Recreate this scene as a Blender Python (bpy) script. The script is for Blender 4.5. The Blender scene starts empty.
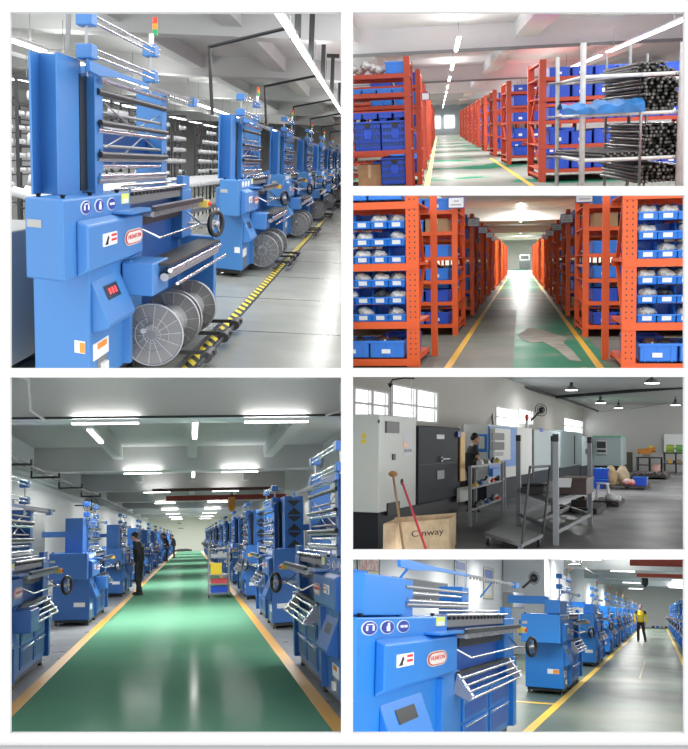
import bpy, bmesh, math, random
from mathutils import Vector, Matrix
random.seed(7)
PI = math.pi
C = bpy.context.scene.collection

# ---------------------------------------------------------------- camera, world, exposure
F = 1000.0; CX = 344.0; CY = 374.5
EYE = Vector((0, 0, 4.0))
cam_d = bpy.data.cameras.new('camera'); cam = bpy.data.objects.new('camera', cam_d); C.objects.link(cam)
cam_d.sensor_fit = 'HORIZONTAL'; cam_d.sensor_width = 36.0; cam_d.lens = 36.0 * F / 688.0
cam_d.clip_end = 400
cam.location = EYE; cam.rotation_euler = (PI / 2, 0, 0)
bpy.context.scene.camera = cam
w = bpy.data.worlds.new('daylight'); bpy.context.scene.world = w; w.use_nodes = True
w.node_tree.nodes['Background'].inputs[0].default_value = (1, 1, 1, 1)
w.node_tree.nodes['Background'].inputs[1].default_value = 2.0
vs = bpy.context.scene.view_settings
vs.view_transform = 'Standard'; vs.look = 'None'; vs.gamma = 1; vs.use_curve_mapping = False
vs.exposure = 0.0
LIGHT = {1: .65, 2: 1.8, 3: 2.7, 4: 2.6, 5: 1.0, 6: 1.3}
UP = {1: .6, 2: .09, 3: .07, 4: .04, 5: 0, 6: .08}

# ---------------------------------------------------------------- rooms: each is a rigid place of its own, looked into through its opening
class Room:
    def __init__(s, n, vp, h, xc, clip):
        s.n = n; s.h = h; s.clip = clip
        ey = Vector(((vp[0] - CX) / F, 1, -(vp[1] - CY) / F)).normalized()
        x = (xc - CX) / F
        b = -ey.z / (x * ey.x + ey.y)
        ez = Vector((x * b, b, 1)).normalized()
        ez = (ez - ey * ez.dot(ey)).normalized()
        ex = ey.cross(ez)
        R = Matrix((ex, ey, ez)).transposed()
        s.R = R
        s.M = Matrix.Translation(EYE) @ R.to_4x4() @ Matrix.Translation((0, 0, -h))
    def ray(s, px, py):
        return s.R.transposed() @ Vector(((px - CX) / F, 1, -(py - CY) / F))
    def P(s, px, py, x=None, y=None, z=None):     # where the line of sight meets a plane of this room
        d = s.ray(px, py)
        if y is not None: t = y / d.y
        elif x is not None: t = x / d.x
        else: t = (z - s.h) / d.z
        return Vector((d.x * t, d.y * t, s.h + d.z * t))
R1 = Room(1, (375, 165), 1.5, 140, (None, 347, None, 373))
R2 = Room(2, (439, 124), 1.5, 518, (347, None, None, 190.5))
R3 = Room(3, (520, 259), 1.5, 518, (347, None, 190.5, 373))
R4 = Room(4, (191, 538), 1.5, 175, (None, 347, 373, None))
R5 = Room(5, (700, 444), 1.6, 518, (347, None, 373, 555))
R6 = Room(6, (659, 613), 1.5, 518, (347, None, 555, None))
ROOM = R1

# ---------------------------------------------------------------- materials
MATS = {}
def mat(name, col, rough=0.5, metal=0.0, emit=0, noise=0.0, nscale=4.0, col2=None, bump=0.0, spec=None, alpha=None):
    if name in MATS: return MATS[name]
    m = bpy.data.materials.new(name); m.use_nodes = True; nt = m.node_tree
    b = nt.nodes['Principled BSDF']
    b.inputs['Base Color'].default_value = (*col, 1); b.inputs['Roughness'].default_value = rough
    b.inputs['Metallic'].default_value = metal
    if spec is not None: b.inputs['Specular IOR Level'].default_value = spec
    if alpha is not None: b.inputs['Alpha'].default_value = alpha
    if emit:
        b.inputs['Emission Color'].default_value = (*col, 1); b.inputs['Emission Strength'].default_value = emit
    if noise or col2:
        tc = nt.nodes.new('ShaderNodeTexCoord'); n = nt.nodes.new('ShaderNodeTexNoise')
        n.inputs['Scale'].default_value = nscale; n.inputs['Detail'].default_value = 6
        nt.links.new(tc.outputs['Object'], n.inputs['Vector'])
        r = nt.nodes.new('ShaderNodeValToRGB')
        c2 = col2 or tuple(max(0, c * (1 - noise)) for c in col)
        r.color_ramp.elements[0].position = .35; r.color_ramp.elements[1].position = .65
        r.color_ramp.elements[0].color = (*c2, 1); r.color_ramp.elements[1].color = (*col, 1)
        nt.links.new(n.outputs['Fac'], r.inputs['Fac']); nt.links.new(r.outputs['Color'], b.inputs['Base Color'])
        if bump:
            bp = nt.nodes.new('ShaderNodeBump'); bp.inputs['Strength'].default_value = bump
            nt.links.new(n.outputs['Fac'], bp.inputs['Height']); nt.links.new(bp.outputs['Normal'], b.inputs['Normal'])
    MATS[name] = m
    return m
def floor_mat(name, base, patch, psc, lo, hi, rough, tile=None, line=(0.1, 0.1, 0.1), rnoise=0.1, bump=0.02, spec=.08, gloss=0):
    m = bpy.data.materials.new(name); m.use_nodes = True; nt = m.node_tree; L = nt.links.new
    b = nt.nodes['Principled BSDF']; b.inputs['Specular IOR Level'].default_value = spec; tc = nt.nodes.new('ShaderNodeTexCoord')
    n = nt.nodes.new('ShaderNodeTexNoise'); n.inputs['Scale'].default_value = psc; n.inputs['Detail'].default_value = 7; n.inputs['Roughness'].default_value = .6
    L(tc.outputs['Object'], n.inputs['Vector'])
    r = nt.nodes.new('ShaderNodeValToRGB'); r.color_ramp.elements[0].position = lo; r.color_ramp.elements[1].position = hi
    r.color_ramp.elements[0].color = (*base, 1); r.color_ramp.elements[1].color = (*patch, 1)
    L(n.outputs['Fac'], r.inputs['Fac']); out = r.outputs['Color']
    if tile:
        bt = nt.nodes.new('ShaderNodeTexBrick'); bt.offset = 0; bt.squash = 1
        bt.inputs['Scale'].default_value = 1; bt.inputs['Brick Width'].default_value = tile[0]; bt.inputs['Row Height'].default_value = tile[1]
        bt.inputs['Mortar Size'].default_value = tile[2]; bt.inputs['Mortar Smooth'].default_value = .1
        L(tc.outputs['Object'], bt.inputs['Vector'])
        mx = nt.nodes.new('ShaderNodeMix'); mx.data_type = 'RGBA'
        L(bt.outputs['Fac'], mx.inputs['Factor']); L(out, mx.inputs[6]); mx.inputs[7].default_value = (*line, 1); out = mx.outputs[2]
    L(out, b.inputs['Base Color'])
    rr = nt.nodes.new('ShaderNodeMapRange'); rr.inputs['To Min'].default_value = max(0, rough - rnoise); rr.inputs['To Max'].default_value = rough + rnoise
    n2 = nt.nodes.new('ShaderNodeTexNoise'); n2.inputs['Scale'].default_value = psc * 2.3; n2.inputs['Detail'].default_value = 4
    L(tc.outputs['Object'], n2.inputs['Vector']); L(n2.outputs['Fac'], rr.inputs['Value']); L(rr.outputs['Result'], b.inputs['Roughness'])
    bp = nt.nodes.new('ShaderNodeBump'); bp.inputs['Strength'].default_value = bump; bp.inputs['Distance'].default_value = .1
    L(n2.outputs['Fac'], bp.inputs['Height']); L(bp.outputs['Normal'], b.inputs['Normal'])
    if gloss:                                            # thin clear coat of even strength
        b.inputs['Specular IOR Level'].default_value = 0
        g = nt.nodes.new('ShaderNodeBsdfGlossy'); mx = nt.nodes.new('ShaderNodeMixShader'); mx.inputs[0].default_value = gloss
        L(rr.outputs['Result'], g.inputs['Roughness']); L(bp.outputs['Normal'], g.inputs['Normal'])
        L(b.outputs[0], mx.inputs[1]); L(g.outputs[0], mx.inputs[2]); L(mx.outputs[0], nt.nodes['Material Output'].inputs[0])
    return m
def stripe_mat(name, c1, c2, scale):
    m = bpy.data.materials.new(name); m.use_nodes = True; nt = m.node_tree; L = nt.links.new
    b = nt.nodes['Principled BSDF']; b.inputs['Roughness'].default_value = .45
    tc = nt.nodes.new('ShaderNodeTexCoord'); wv = nt.nodes.new('ShaderNodeTexWave'); wv.bands_direction = 'DIAGONAL'
    wv.inputs['Scale'].default_value = scale
    mp = nt.nodes.new('ShaderNodeMapping'); mp.inputs['Scale'].default_value = (2.2, 1, 1)
    L(tc.outputs['Object'], mp.inputs['Vector']); L(mp.outputs['Vector'], wv.inputs['Vector'])
    r = nt.nodes.new('ShaderNodeValToRGB'); r.color_ramp.interpolation = 'CONSTANT'; r.color_ramp.elements[1].position = .5
    r.color_ramp.elements[0].color = (*c1, 1); r.color_ramp.elements[1].color = (*c2, 1)
    L(wv.outputs['Fac'], r.inputs['Fac']); L(r.outputs['Color'], b.inputs['Base Color'])
    return m
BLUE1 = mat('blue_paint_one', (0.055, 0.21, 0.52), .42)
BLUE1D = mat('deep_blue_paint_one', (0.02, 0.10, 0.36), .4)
BLUE4 = mat('dimmed_blue_four', (0.03, 0.135, 0.42), .4)  # shared machine blue, this pair darkened: the hall's dimmer light put into colour
BLUE4D = mat('dimmed_deep_blue_four', (0.012, 0.06, 0.26), .4)
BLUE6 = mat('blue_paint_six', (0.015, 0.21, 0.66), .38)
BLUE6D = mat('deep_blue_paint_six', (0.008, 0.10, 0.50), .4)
CHROME = mat('chrome', (0.75, 0.76, 0.78), .22, 1.0)
STEEL = mat('brushed_steel', (0.42, 0.43, 0.45), .35, .8)
GREYM = mat('grey_metal', (0.25, 0.26, 0.27), .45, .4)
DARKM = mat('dark_metal', (0.035, 0.037, 0.04), .45, .3)
BLACK = mat('black_plastic', (0.012, 0.012, 0.014), .4)
WHITE = mat('white_paint', (0.8, 0.8, 0.78), .5)
PAPER = mat('white_paper', (0.82, 0.83, 0.85), .6)
RED = mat('red_ink', (0.65, 0.03, 0.03), .5)
SIGNBLUE = mat('sign_blue', (0.01, 0.04, 0.33), .4)
YEL = mat('yellow_paint', (0.72, 0.40, 0.02), .45)
YELB = mat('bright_yellow_plastic', (0.85, 0.62, 0.03), .4)
GREENL = mat('green_lens', (0.02, 0.35, 0.12), .25)
REDL = mat('red_lens', (0.8, 0.05, 0.02), .25)
ORL = mat('amber_lens', (0.9, 0.3, 0.02), .25)
TUBE = mat('lamp_tube', (1, 1, 1), .3, 0, emit=9)
LED = mat('red_led', (1, 0.05, 0.03), .3, 0, emit=1.5)
GALV = mat('galvanised', (0.5, 0.51, 0.5), .45, .3)

# ---------------------------------------------------------------- mesh builder
def link(o, parent=None, keep=False):
    C.objects.link(o)
    if parent: o.parent = parent
    else:
        if not keep: o.matrix_world = ROOM.M
    return o
class MB:
    def __init__(s, xf=None): s.v = []; s.f = []; s.sm = []; s.xf = xf; s.mi = []; s.cm = 0
    def add(s, vs_, fs, smooth=False):
        o = len(s.v); s.v += [tuple(p) for p in vs_]
        for f in fs: s.f.append(tuple(o + i for i in f)); s.sm.append(smooth); s.mi.append(s.cm)
    def box(s, x0, x1, y0, y1, z0, z1, taper=None):
        a = [(x0, y0, z0), (x1, y0, z0), (x1, y1, z0), (x0, y1, z0), (x0, y0, z1), (x1, y0, z1), (x1, y1, z1), (x0, y1, z1)]
        s.add(a, [(0, 3, 2, 1), (4, 5, 6, 7), (0, 1, 5, 4), (1, 2, 6, 5), (2, 3, 7, 6), (3, 0, 4, 7)]); return s
    def hexa(s, a):
        s.add(a, [(0, 3, 2, 1), (4, 5, 6, 7), (0, 1, 5, 4), (1, 2, 6, 5), (2, 3, 7, 6), (3, 0, 4, 7)]); return s
    def cyl(s, p, q, r, n=12, r2=None, cap=True):
        p = Vector(p); q = Vector(q); d = (q - p)
        if d.length < 1e-6: return s
        d.normalize(); a = d.orthogonal().normalized(); b = d.cross(a)
        r2 = r if r2 is None else r2; vv = []
        for c, rr in ((p, r), (q, r2)):
            for i in range(n): t = 2 * PI * i / n; vv.append(c + a * rr * math.cos(t) + b * rr * math.sin(t))
        s.add(vv, [(i, (i + 1) % n, n + (i + 1) % n, n + i) for i in range(n)], True)
        if cap:
            s.add(vv, [tuple(range(n - 1, -1, -1)), tuple(range(n, 2 * n))])
        return s
    def bar(s, p, q, w_, h_=None, up=(0, 0, 1)):          # rectangular bar between two points
        p = Vector(p); q = Vector(q); h_ = h_ or w_; d = (q - p).normalized(); up = Vector(up)
        if abs(d.dot(up)) > .98: up = Vector((1, 0, 0))
        a = d.cross(up).normalized() * w_ / 2; b = a.cross(d).normalized() * h_ / 2
        s.hexa([p - a - b, p + a - b, q + a - b, q - a - b, p - a + b, p + a + b, q + a + b, q - a + b]); return s
    def tube(s, pts, r, n=8):
        for i in range(len(pts) - 1): s.cyl(pts[i], pts[i + 1], r, n)
        for p in pts[1:-1]: s.ball(p, r * 1.02, 6, 8)
        return s
    def ball(s, c, r, nv=8, nu=12, sc=(1, 1, 1)):
        c = Vector(c); vv = [c + Vector((0, 0, r * sc[2]))]
        for j in range(1, nv):
            ph = PI * j / nv
            for i in range(nu): t = 2 * PI * i / nu; vv.append(c + Vector((r * sc[0] * math.sin(ph) * math.cos(t), r * sc[1] * math.sin(ph) * math.sin(t), r * sc[2] * math.cos(ph))))
        vv.append(c - Vector((0, 0, r * sc[2]))); fs = []
        for i in range(nu): fs.append((0, 1 + i, 1 + (i + 1) % nu))
        for j in range(nv - 2):
            for i in range(nu): a = 1 + j * nu + i; b = 1 + j * nu + (i + 1) % nu; fs.append((a, a + nu, b + nu, b))
        l = len(vv) - 1
        for i in range(nu): fs.append((l, 1 + (nv - 2) * nu + (i + 1) % nu, 1 + (nv - 2) * nu + i))
        s.add(vv, fs, True); return s
    def prism(s, pts, axis, lo, hi):                        # 2-D outline extruded along an axis
        def mk(a, b, t): return {'x': (t, a, b), 'y': (a, t, b), 'z': (a, b, t)}[axis]
        n = len(pts); vv = [mk(a, b, lo) for a, b in pts] + [mk(a, b, hi) for a, b in pts]
        s.add(vv, [tuple(range(n - 1, -1, -1)), tuple(range(n, 2 * n))] + [(i, (i + 1) % n, n + (i + 1) % n, n + i) for i in range(n)]); return s
    def torus(s, c, n_, R_, r, nu=28, nv=8):
        c = Vector(c); n_ = Vector(n_).normalized(); a = n_.orthogonal().normalized(); b = n_.cross(a); vv = []
        for i in range(nu):
            t = 2 * PI * i / nu; e = a * math.cos(t) + b * math.sin(t)
            for j in range(nv): p = 2 * PI * j / nv; vv.append(c + e * (R_ + r * math.cos(p)) + n_ * r * math.sin(p))
        s.add(vv, [(i * nv + j, ((i + 1) % nu) * nv + j, ((i + 1) % nu) * nv + (j + 1) % nv, i * nv + (j + 1) % nv) for i in range(nu) for j in range(nv)], True); return s
    def build(s, name, m, parent=None, bevel=0, keep=False):
        me = bpy.data.meshes.new(name)
        vv = [s.xf(*p) for p in s.v] if s.xf else s.v
        me.from_pydata(vv, [], s.f)
        me.polygons.foreach_set('use_smooth', s.sm)
        ms = m if isinstance(m, (list, tuple)) else [m]
        for q in ms: me.materials.append(q)
        if len(ms) > 1: me.polygons.foreach_set('material_index', s.mi)
        bm = bmesh.new(); bm.from_mesh(me)
        bmesh.ops.recalc_face_normals(bm, faces=bm.faces); bm.to_mesh(me); bm.free(); me.update()
        o = bpy.data.objects.new(name, me); link(o, parent, keep)
        if bevel:
            md = o.modifiers.new('bevel', 'BEVEL'); md.width = bevel; md.segments = 2; md.limit_method = 'ANGLE'
        return o
def tag(o, label=None, cat=None, group=None, kind=None):
    if label: o['label'] = label
    if cat: o['category'] = cat
    if group: o['group'] = group
    if kind: o['kind'] = kind
    return o
def thing(name, label, cat, loc=(0, 0, 0), rz=0, group=None):
    o = bpy.data.objects.new(name, None); o.empty_display_size = .1; C.objects.link(o)
    o.matrix_world = ROOM.M @ Matrix.Translation(loc) @ Matrix.Rotation(rz, 4, 'Z')
    o['rm'] = ROOM.n
    return tag(o, label, cat, group)
def single(o, label, cat, group=None, loc=None, rz=0):   # a thing that is one mesh
    o.matrix_world = ROOM.M @ Matrix.Translation(loc or (0, 0, 0)) @ Matrix.Rotation(rz, 4, 'Z')
    o['rm'] = ROOM.n
    return tag(o, label, cat, group)
def dup(root, label, loc, rz=0, group=None, src=[None]):
    r = root.copy(); C.objects.link(r)
    r.matrix_world = ROOM.M @ Matrix.Translation(loc) @ Matrix.Rotation(rz, 4, 'Z')
    r['label'] = label; r['rm'] = ROOM.n
    if group: r['group'] = group
    for ch in KIDS.get(root.name) or list(root.children):
        c = ch.copy(); C.objects.link(c); c.parent = r
        for g in list(ch.children):
            d = g.copy(); C.objects.link(d); d.parent = c
    return r
KIDS = {}
def struct(o, name=None):
    o['kind'] = 'structure'; o['rm'] = ROOM.n
    return o
def text(s, size, m, name, parent, loc, rx, depth=.002, fit=None):
    cu = bpy.data.curves.new('t', 'FONT'); cu.body = s; cu.size = size; cu.extrude = depth; cu.align_x = 'CENTER'; cu.align_y = 'CENTER'
    t = bpy.data.objects.new('t', cu); C.objects.link(t)
    dg = bpy.context.evaluated_depsgraph_get(); me = bpy.data.meshes.new_from_object(t.evaluated_get(dg))
    bpy.data.objects.remove(t); me.name = name
    X = Matrix.Translation(loc) @ rx
    if fit:
        xs = [v.co.x for v in me.vertices]; ys = [v.co.y for v in me.vertices]
        X = X @ Matrix.Diagonal((fit[0] / (max(xs) - min(xs)), fit[1] / (max(ys) - min(ys)), 1, 1))
    me.transform(X); me.materials.clear(); me.materials.append(m)
    return link(bpy.data.objects.new(name, me), parent)
ORD = ['nearest', 'second', 'third', 'fourth', 'fifth', 'sixth', 'seventh', 'eighth', 'ninth', 'tenth', 'eleventh', 'twelfth', 'thirteenth', 'fourteenth', 'fifteenth', 'sixteenth']
def lamp_tube(p, q, label, group, power, wdt=.09, tray=True, hang=0, up=None):
    up = UP[ROOM.n] if up is None else up
    """strip light between p and q (room coordinates): metal tray, glowing tube, and the light it gives"""
    p = Vector(p); q = Vector(q); c = (p + q) / 2; d = (q - p); L_ = d.length; d.normalize()
    t = thing('strip_light', label, 'ceiling light', c, 0, group)
    p = p - c; q = q - c
    MB().bar(p + Vector((0, 0, .035)), q + Vector((0, 0, .035)), wdt * 1.1, .04).build('lamp_housing', WHITE, t)
    MB().bar(p, q, wdt * .8, .03).build('lamp_tube', TUBE, t)
    if hang: 
        for e in (p * .8, q * .8): MB().cyl(e + Vector((0, 0, .05)), e + Vector((0, 0, hang)), .008, 6).build('hanger_rod', GREYM, t)
    ld = bpy.data.lights.new('tube_light', 'AREA'); ld.shape = 'RECTANGLE'; ld.size = L_; ld.size_y = wdt * .8
    ld.energy = power * LIGHT[ROOM.n]; ld.color = (1, .99, .96)
    lo = bpy.data.objects.new('tube_light', ld); C.objects.link(lo); lo.parent = t
    ang = math.atan2(d.y, d.x)
    lo.matrix_local = Matrix.Translation((0, 0, -.03)) @ Matrix.Rotation(ang, 4, 'Z')
    if up:
        l2 = ld.copy(); l2.energy = ld.energy * up
        lu = bpy.data.objects.new('tube_glow', l2); C.objects.link(lu); lu.parent = t
        lu.matrix_local = Matrix.Translation((0, 0, .08)) @ Matrix.Rotation(ang, 4, 'Z') @ Matrix.Rotation(PI, 4, 'X')
    return t

# ---------------------------------------------------------------- the white display wall with its six openings
Y0 = 5.0; TH = .025
def wx(px): return (px - CX) / F * Y0
def wz(py): return EYE.z - (py - CY) / F * Y0
cols = [wx(-40), wx(10), wx(341), wx(353), wx(684), wx(730)]
mbw = MB()
B = lambda x0, x1, y0, y1: mbw.box(wx(x0), wx(x1), Y0, Y0 + TH, wz(y1), wz(y0))
B(-40, 10, -40, 790); B(10, 341, -40, 12); B(10, 341, 368, 377.5); B(10, 341, 733.5, 790); B(341, 353, -40, 790)
B(353, 684.5, -40, 12); B(353, 684.5, 186, 195); B(353, 684.5, 368, 377); B(353, 684.5, 550, 559.5); B(353, 684.5, 733.5, 790); B(684.5, 730, -40, 790)
wm = mat('white_wall', (.52, .52, .52), .9, spec=0)
o = mbw.build('wall_front', wm, keep=True); o['kind'] = 'structure'
o = MB().box(wx(-40), wx(730), Y0 - .012, Y0, wz(749), wz(745.7)).build('trim_1', mat('grey_trim', (.28, .28, .285), .9, spec=0), keep=True); o['kind'] = 'structure'
# ---------------------------------------------------------------- the blue warp machine seen in three of the halls
def machine(label, loc, side=-1, kv=1.0, kz=1.0, W=.4, ht=2.12, skew=.6, B_=None, BD=None, body='doors', rails=True, group=None, arm_z=2.12, lamp=True, fine=True, Wg=None, arm=True, sv=(.40, .67, .94), pv=(.98, 1.46), wv=(.5, .8), cv=(.5, 1.12), ped0=.45, motor=None, grille=False, tv=(.15, 1.25), fv=(.9, 2.78)):
    tu = .1 if side > 0 else 0
    Wg = Wg or W
    t = thing('knitting_machine', label, 'machine', loc, 0, group)
    def xf(u, v, z): return ((-u if side < 0 else u), v * kv + skew * max(u, 0), z * kz if z <= 1.4 else 1.4 * kz + (z - 1.4))
    def N(): return MB(xf)
    bev = .012
    # pedestal with kick base and feet
    ped = N().box(0, W, ped0, 1.75, .1, .88).build('pedestal', B_, t, bev)
    N().box(.03, W - .03, .5, 3.4, .05, .1).build('kick_base', DARKM, t)
    for u in (.05, W - .06):
        for v in (.55, 1.6, 3.35):
            N().cyl((u, v, 0), (u, v, .06), .035, 10, .02).build('levelling_foot', BLACK, t)
    # gear housing
    gh = N().box(0, Wg, 0, 1.42, .86, 1.33).build('gear_housing', B_, t, bev)
    N().box(Wg, Wg + .08, .2, 1.2, .95, 1.22).build('side_box', B_, t, bev)
    N().prism([(-.0, 1.2), (-.07, 1.17), (-.07, .9), (0, .86)], 'y', .22, 1.48).build('front_housing', B_, t, bev)
    N().box(-.13, 0, .95, 1.65, 1.2, 1.215).build('side_tray', B_, t)
    # knobs on the housing top
    for u, v in ((.04, .1), (.04, .6), (Wg - .05, .1), (.04, 1.2)):
        N().cyl((u, v, 1.33), (u, v, 1.352), .012, 8, .022).build('cap_knob', BLACK, gh)
    # safety signs on the aisle face
    for i, v in enumerate(sv):
        m = N(); n = 24
        ring = lambda r, uu: [(uu, v + .085 * r * math.cos(2 * PI * k / n), 1.267 + .038 * r * math.sin(2 * PI * k / n)) for k in range(n)]
        m.add(ring(1.12, -.003) + ring(1.12, 0.0), [tuple(range(n)), tuple(range(2 * n - 1, n - 1, -1))] + [(k, (k + 1) % n, n + (k + 1) % n, n + k) for k in range(n)])
        sg = m.build('safety_sign', PAPER, gh); 
        m = N(); m.add(ring(1, -.006), [tuple(range(n))]); m.build('sign_face', SIGNBLUE, sg)
        if fine:
            m = N()
            if i == 0: m.box(-.009, -.006, v - .05, v - .028, 1.252, 1.282); m.box(-.009, -.006, v + .028, v + .05, 1.252, 1.282); m.box(-.009, -.006, v - .04, v + .04, 1.286, 1.292)
            if i == 1: m.box(-.009, -.006, v - .02, v + .025, 1.243, 1.275); m.box(-.009, -.006, v - .005, v + .02, 1.275, 1.294)
            if i == 2: m.box(-.009, -.006, v - .05, v - .008, 1.26, 1.276); m.box(-.009, -.006, v + .008, v + .05, 1.26, 1.276); m.box(-.009, -.006, v - .06, v + .06, 1.268, 1.272)
            m.build('sign_symbol', PAPER, sg)
    N().box(-.004, 0, 1.18, 1.36, 1.255, 1.325).build('yellow_label', mat('lime_label', (.75, .8, .15), .5), gh)
    N().box(-.006, -.004, 1.2, 1.34, 1.26, 1.288).build('label_text_panel', PAPER, gh)
    # maker plate, warning label
    def stad(u, v0, v1, z0, z1, m):
        zc = (z0 + z1) / 2; r = (z1 - z0) / 2; rv = r * 2.2; pts = []
        for k in range(13): a = -PI / 2 + PI * k / 12; pts.append((u, v1 - rv + rv * math.cos(a), zc + r * math.sin(a)))
        for k in range(13): a = PI / 2 + PI * k / 12; pts.append((u, v0 + rv + rv * math.cos(a), zc + r * math.sin(a)))
        m.add(pts, [tuple(range(len(pts)))])
    m = N(); stad(-.074, pv[0], pv[1], .975, 1.085, m); pl = m.build('maker_plate', mat('plate_silver', (.62, .6, .58), .4), t)
    m = N(); stad(-.077, pv[0] + .02, pv[1] - .02, .984, 1.076, m); m.build('plate_rim', RED, pl)
    m = N(); stad(-.079, pv[0] + .04, pv[1] - .04, .991, 1.069, m); m.build('plate_face', mat('plate_cream', (.75, .7, .66), .5), pl)
    if fine:
        rot = Matrix(((0, 0, -1 if side > 0 else 1, 0), (1 if side < 0 else -1, 0, 0, 0), (0, 1, 0, 0), (0, 0, 0, 1)))
        x = -.081 if side > 0 else .081
        zc = xf(0, 0, 1.035)[2]
        text('HUAFON', .05, RED, 'plate_lettering', pl, (x, (pv[0] + pv[1]) / 2 * kv, zc), rot, .001, ((pv[1] - pv[0]) * .68 * kv, .03 * kz))
        zc = xf(0, 0, 1.008)[2]
    m = N().box(-.075, -.07, wv[0], wv[1], 1.02, 1.1).build('warning_label', PAPER, t)
    wm_ = (wv[0] + wv[1]) / 2 + .02; N().box(-.078, -.075, wm_, wv[1] - .02, 1.075, 1.09).build('warning_line', RED, m); N().box(-.078, -.075, wm_, wv[1] - .02, 1.045, 1.06).build('warning_line', RED, m)
    N().prism([(wv[0] + a_ * (wv[1] - wv[0]), b_) for a_, b_ in ((.1, 1.03), (.2, 1.05), (.32, 1.085), (.4, 1.07), (.32, 1.05), (.32, 1.03))], 'x', -.078, -.075).build('warning_pictogram', BLACK, m)
    # near face plates
    m = MB(xf); m.box(Wg - .11, Wg - .015, -.004, .0, 1.16, 1.205).build('serial_plate', mat('plate_grey', (.4, .41, .4), .45), gh)
    # aisle face of the pedestal: sloping control panel, label, switch
    cp = N().prism([(.0, .80), (-.11, .53), (-.10, .50), (.0, .47)], 'y', cv[0], cv[1]).build('control_panel', B_, t, .006)
    def on(v0, v1, a, b, off):                                 # patch lying on the sloping face
        n_ = Vector((-.27, 0, .11)).normalized() * off
        f = lambda v, k: (-.11 * k + n_.x, v, .80 - .27 * k + n_.z)
        return [f(v0, b), f(v1, b), f(v1, a), f(v0, a)]
    m = N(); m.add(on(cv[0] + .16, cv[1] - .17, .2, .52, .004), [(0, 1, 2, 3)]); dp = m.build('display_bezel', BLACK, cp)
    m = N()
    for k in range(3 if body != 'doors' else 0): m.add(on(cv[0] + .22 + k * .065, cv[0] + .26 + k * .065, .28, .42, .007), [(0, 1, 2, 3)])
    if body != 'doors': m.build('display_digits', LED, dp)
    m = N().box(-.004, 0, .52, .85, .28, .39).build('switch_label', PAPER, ped); N().box(-.006, -.004, .6, .8, .34, .38).build('label_band', ORL, m)
    sw = N().box(-.006, 0, .6, .8, .13, .28).build('switch_plate', GREYM, ped); N().box(-.03, -.006, .66, .76, .17, .24).build('switch_rocker', WHITE, sw)
    m = N().box(Wg * .12, Wg * .42, .446, .45, .34, .42).build('warning_label', PAPER, ped); N().box(Wg * .13, Wg * .27, .443, .446, .345, .41).build('warning_pictogram', ORL, m)
    N().box(-.05, 0, 1.2, 1.27, .12, .86).build('corner_post', B_, t)
    # motor box
    N().box(-.22, -.01, 1.15, 1.62, .62, .85).build('motor_box', B_, t, .01) if (body == 'reels' or motor) else None
    # tower channel
    if ht > 1.9:
        N().prism([(.165, .36), (.165, .8), (.2, .8), (.2, .46), (.325, .46), (.325, .28), (.31, .28), (.31, .43), (.19, .43), (.175, .36)] if body == 'reels' else [(.12 + tu, .3), (.44 + tu, .3), (.44 + tu, .5), (.12 + tu, .9)], 'z', 1.33, ht).build('tower', B_, t)
        if grille:
            for k in range(3):
                z0 = 1.36 + k * (ht - 1.4) / 3; z1 = z0 + (ht - 1.4) / 3 - .03; q = MB(xf)
                q.prism([(.16 + tu, z0), (.40 + tu, z0), (.28 + tu, (z0 + z1) / 2)], 'y', .285, .3); q.prism([(.16 + tu, z1), (.40 + tu, z1), (.28 + tu, (z0 + z1) / 2 + .02)], 'y', .285, .3)
                q.build('grille_panel', DARKM, t)
        if arm: N().box(.30, .30 + W * .9, .55, .75, 1.62, 1.72).build('cross_arm', B_, t)
    else:
        N().prism([(.02, tv[0]), (.02, tv[1]), (.05, tv[1] + .06), (.3, tv[1] + .06), (.3, tv[0])], 'z', 1.34, ht - .02).build('tower', B_, t, .01)
        N().box(.28, .30 + W, .3, .6, 1.5, 1.64).build('cross_arm', B_, t)
    # side frames
    sf = []
    for v in fv:
        f = N().box(.1, .34, v, v + .18, 1.3, ht - .02).build('side_frame', B_, t, .006); sf.append(f)
        for z in (1.45, 1.6, 1.75, 1.95):
            if z < ht - .05: N().cyl((.095, v + .09, z), (.1, v + .09, z), .01, 8).build('bolt', BLACK, f)
    nfr = N().box(.16, .36, .76, .9, 1.35, ht - .08).build('bearing_block', DARKM, t)
    # rollers between the frames
    zs = [(2.03, .016, CHROME), (1.96, .022, DARKM), (1.84, .012, GREYM), (1.77, .02, DARKM), (1.725, .017, CHROME), (1.63, .012, GREYM), (1.575, .02, DARKM), (1.545, .014, STEEL), (1.50, .016, CHROME), (1.44, .014, CHROME), (1.41, .02, STEEL)]
    for k, (z, r, mm) in enumerate(zs):
        if z < ht - .06: N().cyl((.08 + .02 * (k % 3), fv[0] + .05, z), (.08 + .02 * (k % 3), fv[1] + .1, z), r, 10).build('roller', mm, t)
    if ht > 1.9:
        m = N()
        for a, b in (((.1, 1.1, 1.9), (.14, 2.8, 1.62)), ((.1, 1.1, 1.62), (.14, 2.8, 1.9)), ((.12, 1.3, 1.5), (.16, 2.7, 1.8))): m.cyl(a, b, .006, 6)
        m.build('tension_rod', STEEL, t)
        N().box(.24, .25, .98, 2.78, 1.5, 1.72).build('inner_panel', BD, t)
    # top rails
    if rails:
        for v in (.74, 2.38):
            N().cyl((.1, v, ht - .1), (.1, v, arm_z + .33), .012, 8).build('rail_post', STEEL, t)
            for z in (arm_z + .05, arm_z + .24):
                N().box(.05, .16, v - .05, v + .08, z, z + .085).build('rail_bracket', B_, t, .008)
        for z in (arm_z + .07, arm_z + .11, arm_z + .26, arm_z + .30):
            N().cyl((.06, .7, z), (.06, 2.5, z), .009, 8).build('rail_rod', CHROME, t)
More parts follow.
